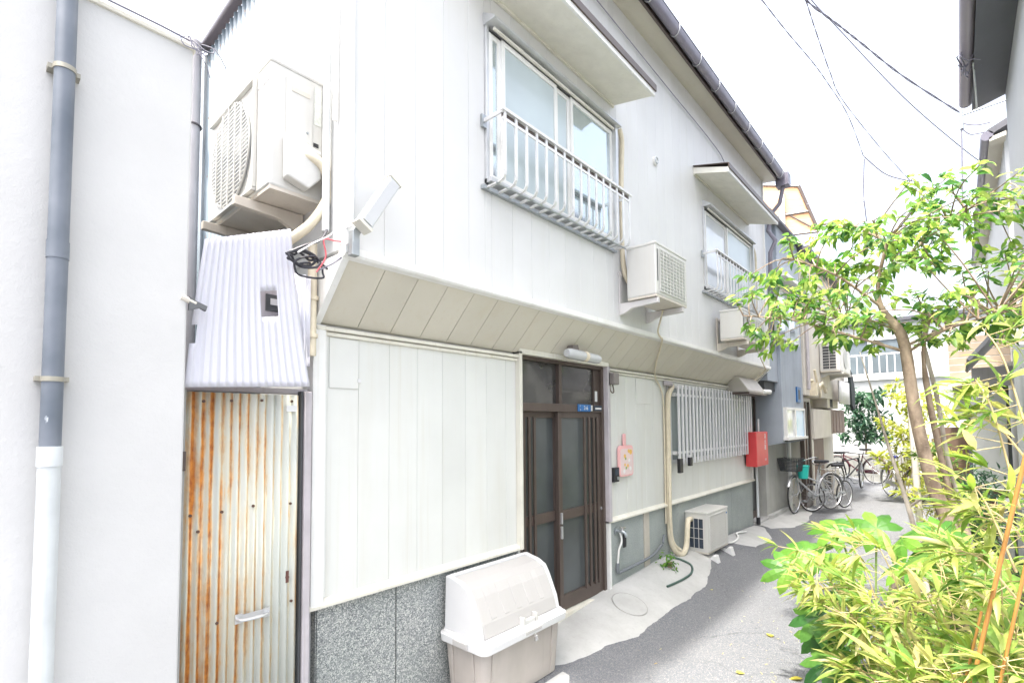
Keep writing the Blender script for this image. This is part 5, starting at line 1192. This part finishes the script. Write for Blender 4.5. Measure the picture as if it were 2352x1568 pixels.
cp = thing("corner_downpipe", (8.47, 2.4, 0), "thin pale pipe with black foot at the far corner of the white house", "pipe")
part("pipe", MB().tube([(8.44, 2.40, .2), (8.44, 2.40, 1.05)], .018, 8), pale_pipe, cp, smooth=True)
part("pipe_foot", MB().tube([(8.44, 2.40, .1), (8.44, 2.40, .22)], .03, 8), black_m, cp, smooth=True)
part("pipe_upper", MB().tube([(8.75, 2.44, 1.1), (8.75, 2.44, 1.75)], .014, 8), white_trim, cp, smooth=True)
# ------------------------------------------------------------------ third house (cream)
C3 = thing("cream_house", (11, 2.3, 0), "cream house with brown cabinet and white outdoor unit beyond the grey house", "house")
part("wall", MB().box(10.80, 15.2, 2.45, 9, -.1, 2.2).box(10.60, 15.0, 2.12, 9, 2.2, 4.9), cream_r, C3, bevel=.004)
part("jutting_box", B(11.24, 13.0, 2.12, 2.45, 1.36, 1.95), cream_r, C3, bevel=.004)
part("lean_panel", B(11.5, 13.0, 2.28, 2.45, .5, 1.36), wood_m, C3); part("plinth_panel", B(11.5, 13.0, 2.29, 2.449, -.05, .498), block_m, C3)
dd_ = part("narrow_door", MB().box(10.62, 10.70, 2.17, 2.24, .1, 2.15).box(11.14, 11.22, 2.17, 2.24, .1, 2.15).box(10.70, 11.14, 2.17, 2.24, 2.08, 2.15).box(10.7, 11.14, 2.18, 2.24, .1, .3).box(10.9, 10.95, 2.18, 2.24, .3, 2.08), brown_m, C3)
part("door_pane", B(10.70, 10.9, 2.20, 2.21, .3, 2.08), wood_m, dd_); part("door_pane", B(10.95, 11.14, 2.20, 2.21, .3, 2.08), darkg, dd_)
part("door_wall", MB().box(10.6, 11.24, 2.25, 2.45, -.1, 2.2), cream_r, C3); part("door_jamb", B(11.225, 11.30, 2.15, 2.25, 0, 1.355), trim_m, C3)
cbn = part("wall_cabinet", B(13.02, 15.0, 2.16, 2.45, 1.42, 1.97), wood_m, C3, bevel=.004)
for k in range(5): part("cabinet_slat", B(13.08+k*.38, 13.40+k*.38, 2.145, 2.16, 1.46, 1.93), wood_m, cbn)
part("upper_box", B(12.9, 14.2, 2.16, 2.45, 2.0, 2.28), cream_r, C3); part("slot", B(13.2, 13.5, 2.155, 2.16, 2.02, 2.24), dark_in, C3)
part("roof_edge", B(10.5, 15.2, 1.95, 3.2, 4.90, 4.97), tile_m, C3)
part("corner_pipe", MB().tube([(10.72, 2.08, 2.3), (10.72, 2.08, 4.8)], .03, 8), mauve_m, C3, smooth=True)
part("meter_pipes", MB().tube(spline([(11.0, 2.08, 2.5), (11.2, 2.05, 2.35), (11.6, 2.02, 2.45), (12.0, 2.03, 2.3), (12.3, 2.08, 2.4)]), .03, 8).tube(spline([(11.1, 2.05, 2.7), (11.3, 2.02, 2.3), (11.5, 2.04, 2.2), (11.8, 2.05, 2.5)]), .022, 8)
     .box(11.0, 11.12, 2.0, 2.12, 2.2, 2.45), tape_m, C3, smooth=True)
a5, P5 = ac_unit((12.6, 1.93, 2.72), 0, 1.25, .36, .60, "white outdoor unit with slotted end high on the cream house", 'side')
part("fan_disc", MB().disc((0, -.185, .3), (0, 1, 0), .22, 24, .004), louvre_m, a5, world=False)
wall_bracket((12.6, 2.118, 2.715), 0, .4, "white steel arms under the unit on the cream house", ac_white, 1.0, .1)
lc = thing("laundry_towel", (13.8, 1.98, 2.1), "white towel hanging on the cream house below the outdoor unit", "towel")
lcm = MB(); vs = []; fs = []
for i in range(25):
    for z in (2.10, 2.62): vs.append((13.3+i*.05, 1.98+.03*sin(i*1.3), z))
for i in range(24): fs.append((2*i, 2*i+2, 2*i+3, 2*i+1))
q = part("cloth", lcm.add(vs, fs), cloth_w, lc, smooth=True); q.modifiers.new("solid", 'SOLIDIFY').thickness = .01
bc = thing("black_garment", (14.9, 1.95, 2.2), "black garment hanging beside the white towel on the cream house", "garment")
rr_ = random.Random(3); prf = [(14.55+rr_.uniform(-.1, .1), 3.0), (14.8, 2.9), (15.0, 2.75), (15.15+.05, 2.5), (15.25, 2.35), (15.1, 2.3), (15.15, 2.05), (14.9, 1.98), (14.65, 2.1), (14.6, 2.5)]
part("cloth", MB().prism(prf, 'Y', 1.93, 1.99), cloth_k, bc, bevel=.01)
a6, P6 = ac_unit((13.5, 2.27, .06), 0, .62, .28, .55, "weathered outdoor unit on the ground behind the mountain bicycle", 'side', bodymat=ac_beige)
# orange louvred tower roof behind
OR = thing("rooftop_shelter", (13.5, 2.6, 5), "orange boarded rooftop shelter behind the white house's gutter end", "rooftop shelter")
def quadboard(a, b, c, d, n):
    a, b, c, d = map(Vector, (a, b, c, d))
    for k in range(n):
        t0, t1 = k/n, (k+.93)/n
        p = [a.lerp(d, t0), b.lerp(c, t0), b.lerp(c, t1), a.lerp(d, t1)]; nn = (p[1]-p[0]).cross(p[3]-p[0]).normalized()*.02
        part("shelter_board", MB().add(p+[q_+nn for q_ in p], [(3,2,1,0),(4,5,6,7),(0,1,5,4),(1,2,6,5),(2,3,7,6),(3,0,4,7)]), orange_m, OR)
quadboard((13, 3.5, 6.15), (13, 2.2, 6.02), (13, 2.56, 7.15), (13, 3.5, 7.5), 7)
part("shelter_rail", MB().tube([(12.97, 3.4, 6.62), (12.97, 2.38, 6.52)], .03, 6).tube([(12.97, 2.2, 6.0), (12.97, 2.56, 7.17)], .035, 6).tube([(12.97, 2.2, 6.02), (12.97, 3.0, 6.75)], .02, 6).tube([(12.97, 3.5, 7.5), (12.97, 2.56, 7.17)], .03, 6).tube([(12.97, 3.4, 6.15), (12.97, 2.2, 6.0)], .03, 6), brown_m, OR)
part("shelter_post", MB().box(12.9, 13.0, 2.86, 2.98, 4.9, 7.1), cream_r, OR); part("shelter_post", MB().box(12.9, 12.97, 2.12, 2.17, 4.9, 6.5), pale_pipe, OR)
# ------------------------------------------------------------------ far end building
E_ = thing("far_white_house", (20, 1, 0), "far white building closing the alley with a railed window", "building")
part("wall", MB().box(20, 27, -3, 6, -.1, 3.05).box(20.2, 27, -3, 6, 3.05, 4.9), stucco_r, E_)
part("ledge", B(19.9, 20.3, -3, 6, 3.03, 3.10), white_trim, E_)
fw = part("window", MB().box(20.12, 20.2, 1.2, 1.26, 3.2, 4.4).box(20.12, 20.2, 2.84, 2.9, 3.2, 4.4).box(20.12, 20.2, 1.26, 2.84, 4.34, 4.4).box(20.12, 20.2, 1.26, 2.84, 3.2, 3.26).box(20.12, 20.2, 2.08, 2.16, 3.26, 4.34), white_trim, E_)
fpn = glass('far_blue_grey_pane', (.13, .16, .18, 1), .3, .2, .1)
part("pane", B(20.16, 20.17, 1.26, 2.08, 3.26, 4.34), fpn, fw); part("pane", B(20.16, 20.17, 2.16, 2.84, 3.26, 4.34), fpn, fw)
rl = thing("far_railing", (19.95, 2, 3.1), "white balcony railing in front of the far building's window", "railing")
part("rail", MB().tube([(19.95, .6, 3.85), (19.95, 2.92, 3.85)], .03, 6), white_p, rl)
me = mesh("baluster", MB().tube([(0, 0, 0), (0, 0, .75)], .018, 6), white_p)
for k in range(12): inst("baluster", me, rl, (19.95, .65+k*.2, 3.1))
part("roof", B(20.0, 27, -3, 6, 4.9, 5.0), tile_m, E_)
lwl = thing("low_block_wall", (17.3, 2, 0), "low grey concrete block wall behind the maroon bicycle", "wall")
for j in range(4):
    for k in range(6):
        part("block", B(17.3, 17.42, .9+k*.4+(.2 if j % 2 else 0)-.2+.004, 1.3+k*.4+(.2 if j % 2 else 0)-.2-.004, -.02+j*.19+.003, -.02+(j+1)*.19-.003), block_m, lwl)
# ------------------------------------------------------------------ right side houses
R1 = thing("right_house", (5, -.5, 0), "white walled house with deep dark eave at the upper right", "house")
part("wall", MB().box(4.6, 7.0, -6, -.485, 2.95, 5.4), stucco_r, R1, bevel=.005)
part("wall", MB().box(4.6, 6.6, -6, -.52, -.1, 2.95), stucco_r, R1)
part("eave_board", MB().prism([(-.235, 4.93), (-.5, 5.0), (-.5, 5.05), (-.235, 4.98)], 'X', 4.3, 7.02), soffit_dk, R1)
part("gutter", MB().tube([(4.3, -.19, 5.03), (7.0, -.19, 5.03)], .055, 14), paint("mauve_gutter", (.3, .27, .32, 1), .35, 0, .1, 4), R1, smooth=True)
part("roof", MB().prism([(-.22, 5.06), (-.6, 5.2), (-3, 6.6), (-3, 6.5), (-.5, 5.05)], 'X', 4.3, 7.05), tile_m, R1)
part("porch_roof", MB().prism([(-.10, 2.28), (-.62, 2.93), (-.62, 2.99), (-.08, 2.30)], 'X', 6.6, 8.3), soffit_dk, R1)
part("porch_beam", MB().box(7.3, 7.4, -.44, -.12, 2.06, 2.26), mauve_m, R1)
part("porch_wall", MB().box(6.6, 6.66, -.9, -.40, -.1, 2.4), gvert, R1)
for k in range(9): part("siding_rib", B(6.59, 6.60, -.86+k*.052, -.835+k*.052, 0, 2.2), gvert, R1)
R2 = thing("right_far_house", (9, -.6, 0), "cream walled house farther down the right side with brown gutter", "house")
part("wall", MB().box(8.6, 15, -6, -.56, -.1, 5.3), stucco_r, R2)
part("eave_board", MB().prism([(-.42, 5.12), (-.57, 5.15), (-.57, 5.2), (-.42, 5.17)], 'X', 8.4, 15.2), soffit_m, R2)
part("gutter", MB().tube([(8.4, -.40, 5.2), (15.2, -.40, 5.2)], .06, 12), gutter_m, R2, smooth=True)
part("roof", MB().prism([(-.4, 5.27), (-3, 6.5), (-3, 6.4), (-.45, 5.21)], 'X', 8.4, 15.2), tile_m, R2)
dw = part("porch_door", MB().box(7.95, 8.0, -.40, -.10, .9, 2.0), white_p, R2, bevel=.004)
part("door_post", MB().box(7.93, 8.0, -.43, -.405, 0, 2.15).box(7.93, 8.0, -.10, -.07, 0, 2.15).box(7.93, 8.0, -.43, -.07, 2.02, 2.15), dark_in, R2)
part("meter_box", B(8.2, 8.6, -.56, -.30, .1, .75), stucco_r, R2)
part("porch_slope", MB().prism([(.05, 2.12), (-.56, 2.35), (-.56, 2.42), (.05, 2.18)], 'X', 8.4, 9.6), cream_r, R2)
pw = paint("pale_wood_siding", (.36, .29, .22, 1), .7, 0, .15, 8)
for k in range(6): part("wood_siding", B(9.6, 9.65, -.56, .08, 2.3+k*.1, 2.39+k*.1), pw, R2)
part("brown_fence", B(9.6, 9.66, -.5, .25, 0, 1.6), wood_m, R2)
part("white_panel", B(9.5, 9.56, -.35, .1, 1.75, 2.2), white_p, R2)
cam_p = thing("security_camera_pole", (9.2, .48, 0), "pale post with black lamp head behind the tree", "post")
part("pole", MB().tube([(9.0, .46, 0), (9.0, .50, 1.95)], .04, 10), cream_r, cam_p, smooth=True)
part("head", MB().tube([(9.0, .47, 1.85), (9.0, .38, 1.85)], .05, 10), black_m, cam_p, smooth=True)

# ------------------------------------------------------------------ overhead cables
def wire(label, pts, r=.012, m_=cable_m, twist=False):
    t = thing("overhead_cable", pts[len(pts)//2], label, "cable", "overhead cables across the sky")
    s2 = spline(pts, 10)
    if twist:
        for ph in (0, pi):
            q_ = [p+Vector((0, cos(i*.9+ph), sin(i*.9+ph)))*r*1.1 for i, p in enumerate(s2)]; part("strand", MB().tube(q_, r, 6), m_, t, smooth=True)
    else: part("strand", MB().tube(s2, r, 6), m_, t, smooth=True)
    return t
wire("leftmost overhead cable dropping to the joint above the tree", [(5.0, 1.55, 6.4), (6.0, 1.48, 6.5), (7.0, 1.43, 6.67), (8.0, 1.35, 6.81), (9.0, 1.33, 7.02), (10.0, 1.20, 6.9), (11.0, 1.11, 6.55)], .0038, twist=True)
wire("short sagging cable from the joint toward the tree top", [(11.0, 1.1, 6.54), (11.33, 0.85, 6.27), (11.67, 0.62, 6.2), (12.0, 0.38, 6.19)], .010)
wire("cable hanging straight down from the joint", [(11.0, 1.1, 6.5), (11.1, 1.15, 5.9), (11.1, 1.14, 5.73), (11.2, 1.13, 5.4)], .010)
wire("thin level cable from the rooftop shelter to the hanging cable", [(11.0, 2.05, 5.94), (11.0, 1.57, 5.78), (11.0, 1.14, 5.71)], .007)
wire("second overhead cable crossing the leftmost one", [(5, 1.0, 6.1), (6.0, 1.05, 6.25), (7.2, 1.16, 6.67), (8.4, 1.2, 6.8), (9.6, 1.22, 6.99), (10.8, 0.84, 6.52), (12.0, 0.5, 6.24)], .0038, twist=True)
wire("smooth overhead cable running down to the far right gutter", [(5, 1.1, 6.1), (6.0, 1.0, 6.22), (6.88, 0.9, 6.4), (7.75, 0.35, 5.71), (8.62, -0.17, 5.23), (9.5, -0.47, 5.18)], .006)
wire("thickest twisted overhead cable ending at the wall arm", [(5, 1.15, 6.1), (6.0, 1.05, 6.25), (6.62, 0.86, 6.25), (7.25, 0.70, 6.30), (7.88, 0.35, 6.05), (8.5, -0.17, 5.64)], .006, twist=True)
ia = thing("insulator_arm", (8.5, -.3, 5.6), "steel arm with cable clamp jutting from the right far house", "bracket")
part("arm", MB().tube([(8.5, -.18, 5.60), (8.5, -.62, 5.62)], .012, 6), steel, ia); part("clamp", MB().tube([(8.5, -.18, 5.68), (8.5, -.18, 5.42)], .022, 8), steel, ia)
wire("vertical drop cable below the clamp", [(8.5, -.18, 5.6), (8.5, -.17, 5.17), (8.5, -.15, 4.5), (8.5, -.14, 4.0)], .009)
wire("upper looped lead from the clamp to the right eave", [(8.5, -0.19, 5.49), (8.5, -0.31, 5.42), (8.5, -0.44, 5.40)], .008)
wire("lower looped lead from the clamp to the right eave", [(8.5, -0.18, 5.43), (8.5, -0.26, 5.32), (8.5, -0.39, 5.3)], .008)
gc = thing("gutter_cable", (6.2, -.2, 4.9), "frayed cable bunch tied to the upper right gutter", "cable")
rg = random.Random(12)
for k in range(7):
    a = Vector((6.1+rg.uniform(-.2, .2), -.15, 4.97)); pts = [a]
    for j in range(4): a = a+Vector((rg.uniform(-.12, .12), rg.uniform(-.06, .03), rg.uniform(-.06, .04))); pts.append(a)
    part("strand", MB().tube(spline(pts, 3), .005, 5), cable_m, gc)
part("pale_strand", MB().tube(spline([(6.1, -.23, 4.95), (6.5, -.25, 4.9), (7.0, -.27, 4.93)]), .008, 5), pale_pipe, gc)
